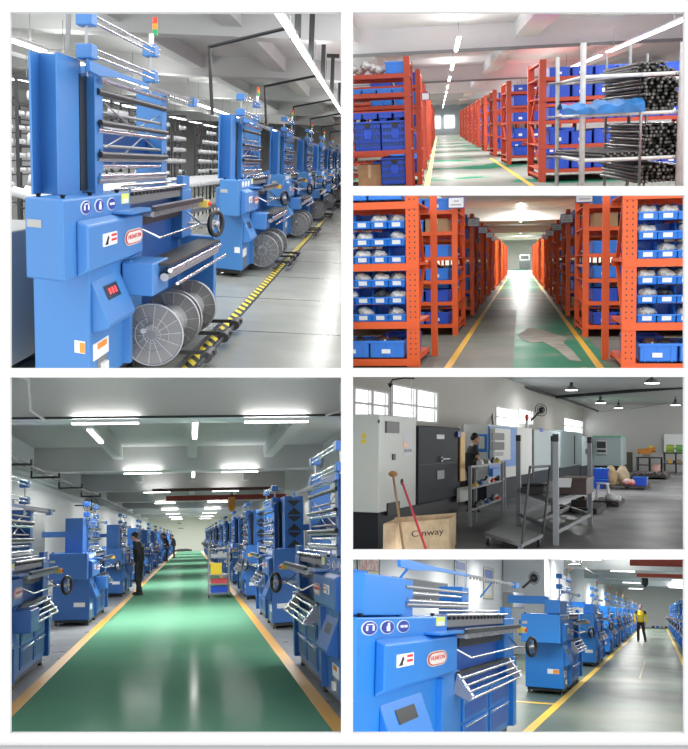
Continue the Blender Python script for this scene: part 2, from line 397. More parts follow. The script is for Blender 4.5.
    N().prism([(.6, arm_z - .03), (.8, arm_z - .04), (1.3, arm_z - .012), (2.05, arm_z - .01), (2.05, arm_z + .015), (1.2, arm_z + .02), (.6, arm_z + .03)], 'x', 0.03, .055).build('guide_arm', B_, t)
    m = N().box(.035, .05, 2.05, 3.9, arm_z - .01, arm_z + .015)
    if fine:
        for k in range(18): m.box(.038, .046, 2.1 + k * .1, 2.14 + k * .1, arm_z - .03, arm_z - .01)
    m.build('thread_comb', GREYM, t)
    N().box(.02, .08, 3.78, 3.95, arm_z - .04, arm_z + .03).build('arm_end_cap', B_, t)
    for v in (.8, 2.9): N().cyl((.05, v, arm_z), (.2, v, ht - .1), .01, 6).build('arm_stay', B_, t)
    if lamp:
        lt = N().cyl((.1, 2.4, arm_z + .33), (.1, 2.4, arm_z + .41), .021, 12).build('signal_lamp', WHITE, t)
        for k, mm in enumerate((GREENL, ORL, REDL)):
            z = arm_z + .412 + k * .045; N().cyl((.1, 2.52, z), (.1, 2.52, z + .043), .023, 12).build('lamp_segment', mm, lt)
    # needle bed table
    N().box(.02, W, 1.42, 3.35, 1.24, 1.30).build('bed_table', GREYM, t)
    m = N().box(-.12, .04, 1.5, 3.3, 1.155, 1.185)
    if fine:
        for k in range(22): m.box(-.135, -.12, 1.53 + k * .08, 1.565 + k * .08, 1.15, 1.2)
    m.build('needle_bed', STEEL, t)
    N().box(-.16, -.125, 1.48, 3.32, 1.195, 1.225).build('needle_bar', DARKM, t); N().box(-.16, -.135, 1.48, 3.32, 1.228, 1.237).build('needle_bar', STEEL, t)
    for z, u in ((1.34, 0), (1.37, .08), (1.33, .16)): N().cyl((u, 1.4, z), (u, 3.3, z), .013, 8).build('bed_roller', CHROME, t)
    m = N()
    for k in range(16): m.box(.0, .06, 1.5 + .11 * k, 1.54 + .11 * k, 1.3, 1.325)
    m.build('needle_block', DARKM, t)
    e = N().box(-.19, -.12, 3.33, 3.46, 1.14, 1.205).build('stop_button_box', mat('dull_yellow', (.62, .48, .10), .5), t)
    N().cyl((-.19, 3.40, 1.172), (-.212, 3.40, 1.172), .018, 10).build('stop_button', REDL, e)
    # guard rod and handwheel
    N().tube([(-.02, 1.5, 1.08), (-.17, 1.55, 1.0), (-.17, 3.15, 1.0), (-.02, 3.3, 1.09)], .009, 8).build('guard_rod', CHROME, t)
    hw = MB(); X, Y, Z = xf(-.24, 3.52, .98)
    hw.torus((X, Y, Z), (1, -.45 if side < 0 else .45, 0), .105, .022); hw.build('handwheel', BLACK, t)
    hb = MB(); hb.ball((X, Y, Z), .035); 
    for k in range(3):
        a = 2 * PI * k / 3 + .4; dv = Vector((1, -.45 if side < 0 else .45, 0)).normalized(); p_ = dv.orthogonal().normalized(); q_ = dv.cross(p_)
        hb.bar((X, Y, Z), Vector((X, Y, Z)) + (p_ * math.cos(a) + q_ * math.sin(a)) * .1, .018)
    hb.build('wheel_hub', STEEL, t)
    N().cyl((0, 3.45, .98), (-.24, 3.5, .98), .015, 8).build('wheel_shaft', STEEL, t)
    # far end body
    N().box(-.0, W, 3.2, 3.6, .85, 1.3).build('end_housing', B_, t, bev)
    N().box(-.24 if body == 'reels' else -.04, W, 3.45, 3.58, .1, .86).build('end_frame', B_, t, .01)
    N().box(.0, .06, 3.2, 3.5, 1.3, 1.42).build('end_bracket', B_, t)
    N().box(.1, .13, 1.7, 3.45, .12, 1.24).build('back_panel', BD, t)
    N().box(.03, .1, 1.8, 3.3, 1.06, 1.14).build('inner_trough', DARKM, t)
    if body == 'reels':
        for z, u, r in ((.79, -.3, .017), (.74, -.26, .03), (.70, -.35, .012)): N().cyl((u, 1.3, z), (u, 3.4, z), r, 12).build('takeup_roller', CHROME if r < .02 else STEEL, t)
        N().box(-.3, -.1, 1.3, 3.4, .82, .84).build('takeup_guard', DARKM, t)
        N().cyl((-.14, 1.2, .36), (-.14, 3.45, .36), .02, 10).build('reel_axle', STEEL, t)
        fr = N()
        for v in (1.7, 2.5, 3.1): fr.bar((0, v, .1), (-.55, v, .12), .03, .03); fr.cyl((-.5, v - .12, .1), (-.5, v + .12, .1), .045, 10)
        fr.bar((-.34, 1.3, .06), (-.34, 3.3, .06), .025); fr.bar((-.5, 1.3, .1), (-.5, 3.2, .1), .02)
        fr.build('reel_cradle', DARKM, t)
    else:
        # take-up tray with chrome bars
        for v in (1.62, 3.3): N().prism([(-.02, .86), (-.16, .68), (-.13, .64), (.02, .70)], 'y', v, v + .05).build('takeup_bracket', STEEL, t)
        for z, u, r in ((.82, -.05, .015), (.76, -.09, .011), (.715, -.13, .012), (.66, -.15, .012)): N().cyl((u, 1.6, z), (u, 3.4, z), r, 8).build('takeup_bar', CHROME, t)
        N().box(-.03, .03, 1.65, 3.3, .84, .87).build('takeup_ledge', DARKM, t)
        lb = N().box(.02, W, 1.76, 3.45, .1, .66).build('lower_body', B_, t)
        for k in range(2):
            v0 = 1.84 + k * .82
            for z0, z1 in ((.16, .4), (.42, .62)):
                d = N().box(.0, .02, v0, v0 + .72, z0, z1).build('door_panel', B_, t, .005)
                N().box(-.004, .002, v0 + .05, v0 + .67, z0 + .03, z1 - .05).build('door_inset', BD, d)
                N().cyl((-.012, v0 + .04, z1 - .02), (-.012, v0 + .68, z1 - .02), .008, 6).build('handle', CHROME, d)
    KIDS[t.name] = list(t.children)
    return t
def slab(name, x0, x1, y0, y1, z0, z1, m):
    return struct(MB().box(x0, x1, y0, y1, z0, z1).build(name, m))
def beams(ys, x0, x1, z0, z1, th, m, name='ceiling'):
    for i, y in enumerate(ys): slab('trim_%d' % (i + 1 + 20 * ROOM.n), x0, x1, y, y + th, z0, z1, m)

# ================================================================ ROOM 1: hall of warp machines over light tiles
ROOM = R1
conc1 = mat('grey_ceiling_paint', (.60, .61, .61), .8, noise=.08, nscale=.6)
f1 = floor_mat('pale_tiles', (.25, .26, .235), (.31, .32, .29), 1.2, .3, .7, .22, (1.25, 2.2, .02), (.06, .065, .06), .08)
slab('floor', -12, 1.5, 4, 75, -.1, 0, f1)
slab('ceiling', -12, 1.5, 13.5, 75, 3.9, 4.1, conc1)
slab('wall_left', -12.2, -12, 4, 75, 0, 3.9, conc1); slab('wall_back', -12, 1.5, 75, 75.2, 0, 3.9, conc1)
beams((17, 25, 34, 44, 55, 66), -12, 1.5, 3.45, 3.9, .6, conc1)
for i, x in enumerate((-8.4, -4.6, -2.6, -.5)): slab('trim_%d' % (i + 1), x, x + .35, 14, 75, 3.6, 3.9, conc1)
def seg_lamps(x, z, y0, y1, L_, gap, power, desc, group, n=9, wdt=.11, hang=.5):
    y = y0; k = 0
    while y < y1 and k < n:
        lamp_tube((x, y, z), (x, y + L_, z), 'bright strip light, %s of the row %s' % (ORD[k], desc), group, power, wdt, hang=hang); y += L_ + gap; k += 1
seg_lamps(-1.08, 3.0, 9.2, 60, 3.6, .25, 38, 'hanging over the tiled walkway of the machine hall', 'strip lights over the tiled walkway', 12, .075, .6)
seg_lamps(-5.2, 3.0, 10, 60, 6, .4, 90, 'above the yarn racks behind the tall blue machines', 'strip lights above the yarn racks', 7, .13, .6)
seg_lamps(-8, 3.0, 14, 60, 8, .6, 90, 'farthest left over the yarn racks', 'strip lights at the far left', 5, .13, .6)
for i, y in enumerate((13.3, 16, 19.5, 23.5, 28, 34)):
    single(MB().box(-1.1, -1.02, -.03, .03, 0, .86).box(-1.2, -.92, -.06, .06, .78, .86).build('hanger_post', DARKM), 'dark post holding the walkway light strip, %s from the front' % ORD[i], 'post', 'hanger posts of the light strip', (0, y, 3.04))
y0m = [5.35, 12.35, 18.6, 25.2, 31.8, 38.6, 45.4, 52.3]
m0 = machine('large blue machine in front with tower, chrome rollers and steel reels on tiles', (-1.65, y0m[0], 0), -1, 1.06, .94, .4, 2.13, .5, BLUE1, BLUE1D, 'reels', arm_z=2.08, group='blue machines over the tiled floor', Wg=.25, arm=False)
for i, y in enumerate(y0m[1:]):
    dup(m0, 'blue tower machine with signal lamp, %s in the row on the tiled floor' % ORD[i + 1], (-1.65, y, 0))
# steel reels under each machine
def reel(label, loc, group):
    t = thing('steel_reel', label, 'reel', loc, 0, group)
    spk = mat('reel_flange', (.22, .22, .22), .4, .6)
    for a, b in ((0, .03), (.67, .70)):
        fl = MB().cyl((0, a, 0), (0, b, 0), .222, 40).build('flange', spk, t)
        r = MB().torus((0, a, 0), (0, 1, 0), .217, .008, 36, 6)
        for k in range(14):
            an = 2 * PI * k / 14; r.bar((.03 * math.cos(an), a - .004, .03 * math.sin(an)), (  .21 * math.cos(an + .12), a - .004, .21 * math.sin(an + .12)), .006)
        r.torus((0, a - .004, 0), (0, 1, 0), .12, .004, 30, 5); r.torus((0, a - .004, 0), (0, 1, 0), .06, .004, 24, 5)
        r.build('rim', STEEL, fl)
    MB().cyl((0, .03, 0), (0, .67, 0), .12, 32).build('wound_barrel', mat('wound_wire', (.6, .6, .6), .35, .7), t)
    KIDS[t.name] = list(t.children)
    return t
rl = None
for i, y in enumerate(y0m):
    for k, dy in enumerate((1.5, 2.28)):
        lab = 'steel reel of wire under the %s blue machine, %s of its two' % (ORD[i], ('front one', 'rear one')[k])
        loc = (-1.50, y + dy, .275)
        rl = reel(lab, loc, 'steel reels under the machines') if rl is None else (dup(rl, lab, loc) and rl)
hz = stripe_mat('hazard_stripes', (.85, .68, .03), (.015, .015, .015), 2.4)
single(MB().box(-.04, .04, 0, 22, 0, .004).build('hazard_tape', hz), 'yellow and black striped tape along the machine row on the tiles', 'floor tape', None, (-1.30, 6, 0))
# black conduits to each tower
for i, y in enumerate(y0m[1:7]):
    single(MB().tube([(1.0, -.6, .12), (.0, 0, -.06), (.05, 0, -.86)], .022, 8).build('cable_conduit', BLACK), 'thin black conduit dropping from the light strip to the %s blue machine' % ORD[i + 1], 'conduit', 'black conduits over the machines', (-2.08, y + .3, 2.88))
single(MB().tube([(0, 0, 0), (.02, 0, .5), (.02, 0, 1.6)], .02, 8).build('cable_conduit', GREYM), 'grey conduit rising behind the tower of the front blue machine', 'conduit', None, (-2.2, 7.3, 2.2))
single(MB().tube([(-.35, 11, 3.88), (-.22, 15, 3.5), (-.12, 20, 3.3), (-.08, 40, 3.3)], .02, 6).build('cable', WHITE), 'thin white cable slanting along the ceiling right of the light strip', 'cable')
# yarn creels behind
def creel(label, loc, L_=5.0, n=9):
    t = thing('yarn_creel', label, 'yarn rack', loc, 0, 'yarn racks behind the machines')
    for k in range(n):
        y = k * L_ / (n - 1)
        MB().bar((0, y, 0), (0, y, 2.35), .035).build('upright', DARKM, t)
    m = MB()
    for z in (.55, .8, 1.05, 1.3, 1.55, 1.8, 2.05, 2.3): m.bar((0, 0, z), (0, L_, z), .022); 
    m.build('cross_rail', DARKM, t)
    for k in range(3):
        MB().bar((0, k * L_ / 2, 2.33), (.6, k * L_ / 2, 2.33), .03).build('top_arm', DARKM, t)
    KIDS[t.name] = list(t.children)
    return t
cr = creel('black yarn rack with white cones left of the front blue machine', (-4.3, 12.2, 0))
crs = [(-4.3, 12.2)]
for i, (x, y) in enumerate(((-4.6, 19), (-4.6, 26), (-4.7, 33.5), (-6.6, 14.5), (-6.8, 22), (-7, 30))):
    dup(cr, 'black yarn rack with white cones, %s behind the row of blue machines' % ORD[i + 1], (x, y, 0)); crs.append((x, y))
cone0 = MB().cyl((0, 0, 0), (.16, 0, 0), .06, 12, .035).build('yarn_cone', PAPER)
single(cone0, 'white yarn cone on the nearest yarn rack, lowest at its front end', 'yarn cone', 'white cones on the yarn racks', (crs[0][0] + .04, crs[0][1] + .3, .9))
nc = 0
for ci, (x, y) in enumerate(crs):
    for k in range(8):
        for j, z in enumerate((.9, 1.15, 1.4, 1.65, 1.9, 2.15)):
            if (k, j, ci) == (0, 0, 0) or random.random() < .18 or nc > 230: continue
            c = cone0.copy(); C.objects.link(c); nc += 1
            c.matrix_world = ROOM.M @ Matrix.Translation((x + .04, y + .3 + k * .625, z)); c['rm'] = 1
            c['label'] = 'white yarn cone on the %s yarn rack, %s row up, %s along' % (ORD[ci], ORD[j] if j else 'lowest', ORD[k])
# small pale control cabinet at lower left
t = thing('yarn_feeder', 'grey panelled machine housing at the lower left beside the front blue machine', 'machine', (-2.75, 6.4, 0))
MB().box(-.6, .42, 0, 1.2, .1, .98).build('housing', mat('feeder_grey', (.3, .31, .31), .5), t, .01)
MB().box(-.5, .36, -.01, 0, .56, .9).build('panel', mat('feeder_panel', (.24, .25, .26), .5), t); MB().box(-.5, .36, -.01, 0, .14, .5).build('panel', mat('feeder_panel', (0, 0, 0)), t)
MB().box(-.6, .42, -.012, 0, .515, .54).build('blue_edge', BLUE1D, t, 0)
MB().box(-.5, .3, .02, 1.1, 0, .1).build('base', DARKM, t)
t = thing('warping_frame', 'long low yarn frame with pale bobbins behind the blue machines', 'yarn rack', (-3.6, 9.5, 0))
MB().box(0, .5, 0, 22, .55, .62).build('shelf', GREYM, t)
for k in range(8): MB().bar((.05, k * 3.1 + .1, 0), (.05, k * 3.1 + .1, 1.25), .05).build('post', DARKM, t)
m = MB()
for k in range(60): m.cyl((.05, .4 + k * .36, 1.1), (.42, .4 + k * .36, 1.02), .05, 8)
o = m.build('bobbin', PAPER, t); o['kind'] = 'stuff'

# ================================================================ racks (rooms 2 and 3)
def rack(name_lab, X, Y, side, dep, wid, levels, top, up_w, bm_h, m, group, braces=True, upd=None, bk=0, bw=None):
    """shelving run at right angles to the aisle: end frame at the aisle, beams running away from it"""
    t = thing('pallet_rack', name_lab, 'rack', (X, Y, 0), 0, group)
    sx = 1 if side > 0 else -1
    for x in (0, wid - up_w) if wid > 1 else (0,):
        for y in (0, dep - (upd or up_w)):
            o = MB().box(*sorted((sx * (x - (bk if y else 0)), sx * (x - (bk if y else 0) + (bw or up_w if y else up_w)))), y, y + (upd or up_w), 0, top).build('upright', m, t)
            if upd and not y:
                h = MB()
                z = .1
                while z < top - .05: 
                    for q in (.3, .7): h.box(*sorted((sx * (x + up_w * q) - .008, sx * (x + up_w * q) + .008)), y - .003, y, z, z + .022)
                    z += .075
                h.build('slot_holes', DARKM, o)
    if braces:
        zb = [top * q for q in (.03, .48, .97)]
        for z in zb: MB().box(*sorted((sx * .02, sx * (up_w - .02))), 0.02, dep - .02, z, z + .05).build('frame_tie', m, t)
        MB().bar((sx * up_w / 2, .04, zb[0]), (sx * up_w / 2, dep - .05, zb[1]), .05, .05).build('frame_brace', m, t)
        MB().bar((sx * up_w / 2, dep - .05, zb[1]), (sx * up_w / 2, .04, zb[2]), .05, .05).build('frame_brace', m, t)
    for z in levels:
        b = MB(); x0, x1 = sorted((sx * .01, sx * wid))
        b.box(x0, x1, -.01, .05, z, z + bm_h); b.box(x0, x1, dep - .06, dep, z, z + bm_h); b.box(x0, x1, .05, dep - .06, z + bm_h - .03, z + bm_h - .01)
        b.build('shelf', m, t)
    KIDS[t.name] = list(t.children)
    return t
def proto(fn):
    """hide nothing: the first real use becomes the source of the copies"""
    st = {}
    def put(label, loc, cat=None, group=None, key=None, **kw):
        k = key or tuple(sorted(kw.items()))
        if k not in st:
            st[k] = fn(label, loc, group, **kw); KIDS[st[k].name] = list(st[k].children); return st[k]
        return dup(st[k], label, loc, 0, group)
    return put
BINB = mat('blue_bin_plastic', (.02, .19, .70), .35); BINB2 = mat('dark_blue_crate_plastic', (.012, .07, .52), .4)
BAG = mat('clear_bag', (.56, .56, .55), .25, .1, noise=.5, nscale=22)
CARD = mat('cardboard', (.42, .27, .14), .8, noise=.2, nscale=6)
@proto
def hopper_bin(label, loc, group, w_=.25, d_=.5, h_=.2, mm=0):
    t = thing('parts_bin', label, 'bin', loc, 0, group)
    w2 = w_ / 2; th = .008; mt = (BINB, BINB2)[mm]
    m = MB()
    m.box(-w2, w2, 0, d_, 0, th)
    for sx in (-1, 1):
        a, b = sorted((sx * w2, sx * (w2 - th)))
        m.prism([(0.0, 0), (-.03, h_ * .45), (.10, h_ * .55), (.22, h_), (d_, h_), (d_, 0)], 'x', a, b)
    m.hexa([(-w2, 0, 0), (w2, 0, 0), (w2, th, 0), (-w2, th, 0), (-w2, -.03, h_ * .45), (w2, -.03, h_ * .45), (w2, -.022, h_ * .45), (-w2, -.022, h_ * .45)])
    m.box(-w2, w2, d_ - th, d_, 0, h_); m.box(-w2 - .004, w2 + .004, -.04, -.025, h_ * .4, h_ * .48)
    m.build('bin_body', mt, t)
    MB().hexa([(-w2 * .5, -.013, h_ * .1), (w2 * .5, -.013, h_ * .1), (w2 * .5, -.008, h_ * .1), (-w2 * .5, -.008, h_ * .1), (-w2 * .5, -.034, h_ * .38), (w2 * .5, -.034, h_ * .38), (w2 * .5, -.028, h_ * .38), (-w2 * .5, -.028, h_ * .38)]).build('paper_label', PAPER, t)
    return t
@proto
def crate(label, loc, group, w_=.6, d_=.7, h_=.3, mm=1, vent=1, lab=0):
    t = thing('plastic_crate', label, 'crate', loc, 0, group)
    w2 = w_ / 2; th = .015; mt = (BINB, BINB2)[mm]; m = MB()
    m.box(-w2, w2, 0, d_, 0, th)
    m.box(-w2, -w2 + th, 0, d_, 0, h_); m.box(w2 - th, w2, 0, d_, 0, h_); m.box(-w2, w2, d_ - th, d_, 0, h_)
    if vent:
        n = 7
        for k in range(4): z = h_ * (.04 + .24 * k); m.box(-w2, w2, 0, th, z, z + h_ * .1)
        for k in range(n + 1): x = -w2 + (w_ - .02) * k / n; m.box(x, x + .02, 0, th, 0, h_)
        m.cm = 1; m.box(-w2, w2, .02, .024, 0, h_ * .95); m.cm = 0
        m.box(-w_ * .14, w_ * .14, -.012, 0, h_ * .4, h_ * .72)
        for k in range(4):
            a = -w2 + w_ * (.08 + .8 * (k // 2)) ; 
    else:
        m.box(-w2, w2, 0, th, 0, h_)
        for k in (-.7, 0, .7): m.box(w2 * k - .01, w2 * k + .01, -.012, 0, 0, h_ * .9)
    m.box(-w2 - .012, w2 + .012, -.014, 0.0, h_ - .035, h_)
    m.box(-w2 - .012, -w2, 0, d_, h_ - .035, h_); m.box(w2, w2 + .012, 0, d_, h_ - .035, h_)
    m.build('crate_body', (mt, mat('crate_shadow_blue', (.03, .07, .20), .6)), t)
    if vent: MB().box(-w_ * .11, w_ * .11, -.016, -.012, h_ * .78, h_ * .92).build('hand_hole', BLACK, t)
    if lab: MB().box(-w_ * .16, w_ * .1, -.02, -.014, h_ * .25, h_ * .5).build('paper_label', PAPER, t)
    return t
@proto
def lump(label, loc, group, s=.1, kind=0):
    bm = bmesh.new(); bmesh.ops.create_icosphere(bm, subdivisions=2, radius=s)
    rnd = random.Random(int(s * 1000) + kind)
    for v in bm.verts: v.co *= .7 + .6 * rnd.random(); v.co.z *= .8
    me = bpy.data.meshes.new('bag'); bm.to_mesh(me); bm.free()
    me.materials.append((BAG, DARKM, STEEL)[kind])
    for p in me.polygons: p.use_smooth = kind == 0
    o = bpy.data.objects.new(('parts_bag', 'metal_part', 'steel_part')[kind], me); C.objects.link(o)
    return single(o, label, ('bag', 'metal part', 'metal part')[kind], group, loc)
@proto
def carton(label, loc, group, w_=.5, d_=.6, h_=.4):
    t = thing('cardboard_box', label, 'box', loc, 0, group)
    MB().box(-w_ / 2, w_ / 2, 0, d_, 0, h_).build('box_body', CARD, t, .006)
    MB().box(-.03, .03, -.003, 0, h_ * .6, h_).build('packing_tape', mat('packing_tape', (.55, .42, .25), .3), t)
    return t

# ================================================================ ROOM 2: red racks, pipe rack
ROOM = R2
white2 = mat('white_plaster', (.84, .86, .89), .8, noise=.05, nscale=.5)
f2 = floor_mat('worn_green_floor', (.22, .225, .205), (.03, .17, .10), .22, .555, .59, .25, gloss=.02)
REDR = mat('red_rack_paint', (.42, .05, .02), .55)
slab('floor', -10, 13, 15, 150, -.1, 0, f2); slab('ceiling', -14, 16, 23, 150, 4.5, 4.7, white2)
slab('wall_back', -14, 16, 150, 150.2, 0, 4.5, white2)
slab('wall_right', 11.5, 11.7, 15, 150, 0, 4.5, white2); slab('wall_left', -8.2, -8, 15, 150, 0, 4.5, white2)
beams((33.4, 57, 79, 102, 125), -14, 16, 3.75, 4.5, 1.0, white2)
for i, x in enumerate((-3.2, 2.4, 7.6)): slab('trim_%d' % (i + 1), x, x + .7, 24, 150, 4.05, 4.5, white2)
for i, y in enumerate((33.3, 56.9)): single(MB().bar((-8, 0, 0), (11, 0, 0), .06, .1).build('conduit_pipe', GREYM), ('grey pipe across the ceiling under the nearest white beam of the red rack store', 'grey pipe across the ceiling under the second white beam of the red rack store')[i], 'pipe', None, (0, y, 3.72))
for i, (x0, x1) in enumerate(((-1.2, .2), (.8, 2.2))):
    o = MB().box(x0, x1, 149.8, 149.95, .9, 2.6).build('window_%d' % (i + 1), mat('bright_window', (.9, .95, 1), .3, emit=1.6)); struct(o)
for k in range(11):
    y = 27 + k * 11
    lamp_tube((.55, y, 3.62), (.55, y + 5, 3.62), 'strip light over the red rack aisle, %s from the front' % ORD[k], 'strip lights over the red rack aisle', 290, .12, hang=.4)
for k in range(9):
    y = 22 + k * 11
    lamp_tube((5.0, y, 3.35), (5.0, y + 9.5, 3.35), 'long strip light over the right hand red racks, %s from the front' % ORD[k], 'strip lights over the right red racks', 200, .16, hang=.6)
single(MB().box(-.07, .07, 0, 110, 0, .004).build('floor_line', YEL), 'yellow line on the floor beside the left red racks', 'floor line', None, (-.33, 18, 0))
single(MB().box(-.06, .06, 0, 26, 0, .004).build('floor_line', YEL), 'yellow line on the floor in front of the right red racks', 'floor line', None, (2.15, 18, 0), 0)
lv2 = [.22, .8, 1.38, 1.92, 2.4]
g2 = 'red racks along the narrow aisle'
for i in range(11):      # left
    y = [21.5, 26.3, 35, 44, 53, 62, 71, 80, 90, 100, 112][i]
    rack('red rack on the left of the red rack aisle, %s from the front' % ORD[i], -.45 if i else -.58, y, -1, 2.6 if i else 2.2, 3.4, (lv2 if i else [.92, 2.08, 2.46]), 2.86 if i else 2.88, .13, .09, REDR, g2)
    if i:
        for li, z in enumerate(lv2[:5]):
            for k in range(1 if i > 2 else 2):
                if i > 7: continue
                crate('blue crate on the %s left red rack, %s shelf, %s from the aisle' % (ORD[i], ORD[li], ORD[k]), (-.45 - .38 - k * .62, y + .1, z + .09), group='crates on the left red racks', w_=.55, d_=1.5, h_=.3, mm=(i + li) % 2, vent=0)
G = 'crates on the nearest left red rack'
for k, x in enumerate((-.92, -1.5)): crate('large slatted blue crate, middle shelf of the nearest left red rack, %s from the aisle' % ORD[k], (x, 21.6, 1.01), group=G, w_=.78 if 0 else .56, d_=1.2, h_=.6, mm=1, vent=1)
crate('large slatted blue crate low on the nearest left red rack', (-.95, 21.6, .3), group=G, w_=.56, d_=1.2, h_=.55, mm=1, vent=1)
crate('blue crate on the top of the nearest left red rack, beside bagged parts', (-.86, 21.6, 2.55), group=G, w_=.44, d_=.9, h_=.24, mm=0, vent=0)
for k in range(4): crate('flat blue bin between the shelves of the nearest left red rack, %s from the aisle' % ORD[k], (-.8 - k * .32, 21.6, 1.66), group=G, w_=.29, d_=.8, h_=.13, mm=1, vent=0)
for k in range(4): crate('thin blue bin near the top of the nearest left red rack, %s from the aisle' % ORD[k], (-.8 - k * .32, 21.6, 2.17), group=G, w_=.3, d_=.8, h_=.1, mm=0, vent=0)
for k in range(5): lump('bagged parts on top of the nearest left red rack, %s from the crate' % ORD[k], (-1.22 - .14 * k, 21.8 + .1 * (k % 2), 2.63 + .05 * (k % 3)), group='bags on top of the left red rack', s=.11, kind=k % 2 * 0)
carton('brown carton on the floor under the nearest left red rack', (-1.5, 21.8, .02), w_=.5, d_=.6, h_=.7)
for k in range(7): lump('dark metal part above the crates of the nearest left red rack, %s from aisle' % ORD[k], (-.75 - .14 * k, 21.75, 2.21 if k % 2 else 1.63), group='loose parts on the nearest left red rack', s=.07, kind=1)
t = thing('aisle_sign', 'small white sign with blue frame on the left red racks', 'sign', (-.42, 25.9, 2.1))
MB().box(-.0, .2, 0, .02, -.01, .17).build('sign_frame', SIGNBLUE, t); MB().box(.015, .185, -.004, 0, .005, .155).build('sign_face', PAPER, t)
ysr = [25.4, 36.4, 45.5, 54.5, 63.5, 72.5, 82, 92, 103, 115]
for i, y in enumerate(ysr):
    X = 2.35 if i else 2.42
    rack('red rack on the right of the red rack aisle, %s from the front' % ORD[i], X, y, 1, 3.3, 6.5 if i < 2 else 4, lv2, 2.85 if i else 2.9, .17, .09, REDR, g2)
    for li, z in enumerate(lv2):
        n = 8 if i == 0 else 4 if i == 1 else 2 if i < 4 else 1 if i < 8 else 0
        for k in range(n):
            w2 = .48
            crate('blue crate on the %s right red rack, %s shelf up, %s from the aisle' % (ORD[i], ORD[li], ORD[k]), (X + .5 + k * .54, y + .12, z + .09), group='crates on the right red racks', w_=w2, d_=1.6, h_=(.30, .34)[(li + k) % 2] if z < 2.3 else .22, mm=(k + li + i) % 4 == 0 and 0 or 1, vent=0, lab=1 if (k * 7 + li) % 3 else 0)
    if i > 2:
        carton('brown carton on the top of the %s right red rack' % ORD[i], (X + .5, y + .3, 2.5), group='cartons on the right red racks', w_=.6, d_=.8, h_=.4)
# the white pipe rack with black rods
t = thing('pipe_rack', 'white painted pipe rack stacked with long dark rods in front of red racks', 'rack', (0, 0, 0))
PX = lambda px, y: ROOM.P(px, 150, y=y).x
ya, yb = 16.2, 18.6
xa, xb = PX(582, ya), PX(680, ya); xa2, xb2 = PX(557, yb), PX(628, yb)
wp = mat('white_pipe_paint', (.72, .73, .71), .45, noise=.15, nscale=9)
zt = lambda py, y: ROOM.P(600, py, y=y).z
posts = [(xa, ya, .045), (xb, ya, .055), (xa2, yb, .035), (xb2, yb, .03)]
for (x, y, r), top in zip(posts, (zt(42, ya), zt(46, ya), zt(55, yb), zt(46, yb))):
    MB().cyl((x, y, 0), (x, y, top), r, 12).build('post', wp if r > .032 else STEEL, t)
for x, y, tp in ((PX(605, yb), yb, zt(56, yb)), (PX(645, yb), yb, zt(56, yb)), (PX(640, ya), ya, zt(112, ya))):
    MB().cyl((x, y, 0), (x, y, tp), .022, 8).build('inner_post', STEEL, t)
rack_z = [zt(160, ya), zt(115, ya), zt(76.5, ya)]
for z in rack_z:
    MB().cyl((xa, ya, z), (xb + 1, ya + .1, z), .03, 10).build('rail', wp, t); MB().cyl((xa2, yb, z), (xb2 + 1.2, yb, z), .03, 10).build('rail', wp, t)
    MB().cyl((xa, ya, z), (xa2, yb, z), .03, 10).build('cross_rail', wp, t)
    for x in (PX(610, ya), PX(640, ya), PX(675, ya)): MB().cyl((x, ya, z), (x - .7, yb, z), .02, 8).build('cross_rail', STEEL, t)
ROD = mat('dark_steel_rod', (.06, .062, .058), .35, .7)
rod = MB().cyl((0, 0, 0), (-.2, 2.2, 0), .027, 8)
rod.cm = 1; rod.cyl((0, 0, 0), (.004, -.012, 0), .017, 8)
RODE = mat('rod_tip_highlight', (.22, .215, .2), .6, .3)  # rod ends lightened: their highlight is painted into the tip colour
rod0 = rod.build('steel_rod', (ROD, RODE))
me2 = rod0.data.copy()
first = True; nr = 0
for s_, (zb, hgt, x0, x1, ti) in enumerate(((rack_z[2], .19, 632, 670, 'on the top shelf'), (rack_z[1], .56, 642, 676, 'on the second shelf'), (rack_z[0], .56, 646, 680, 'on the third shelf'), (zt(186, ya) - .02, .34, 640, 682, 'in the lowest stack'))):
    X0, X1 = PX(x0, ya), PX(x1 + 6, ya); rows = int(hgt / .057)
    cnt = int((X1 - X0) / .06)
    for r in range(rows):
        for c in range(cnt):
            if s_ == 0 and (c < r or c > cnt - 1 - r): continue
            if nr >= 330: continue
            o = rod0 if first else rod0.copy()
            if not first: C.objects.link(o)
            first = False; nr += 1
            x = X0 + c * .06 + (r % 2) * .03 + random.uniform(-.008, .008)
            o.matrix_world = ROOM.M @ Matrix.Translation((x, ya + .25 + random.uniform(-.2, .2), zb + .06 + r * .055)) @ Matrix.Rotation(random.uniform(-.02, .02), 4, 'Z'); o['rm'] = 2
            tag(o, 'long dark steel rod %s of the white pipe rack' % ti, 'rod', 'dark steel rods ' + ti)
for k in range(22):
    o = rod0.copy(); C.objects.link(o); z = rack_z[0] + .05 + (k % 2) * .04
    o.matrix_world = ROOM.M @ Matrix.Translation((PX(585, ya) + .3 + .055 * k, ya + .1, z)) @ Matrix.Rotation(.15, 4, 'Z'); o['rm'] = 2
    tag(o, 'dark steel rod in the low layer left on the third shelf of the pipe rack', 'rod', 'low layer of rods on the third shelf')
tp = MB()
n = 30; pts = []
for j in range(5):
    for i in range(n):
        x = PX(556, 16.8) + (PX(643, 16) - PX(556, 16.8)) * i / (n - 1)
        pts.append((x, 15.95 + j * .2, rack_z[1] + .13 + .05 * math.sin(PI * min(1, j / 4)) + .022 * math.sin(i * .9 + j) + (.04 if i > 12 else 0) + (0 if j else -.03)))
fs = [(j * n + i, j * n + i + 1, (j + 1) * n + i + 1, (j + 1) * n + i) for j in range(4) for i in range(n - 1)]
tp.add(pts, fs, True)
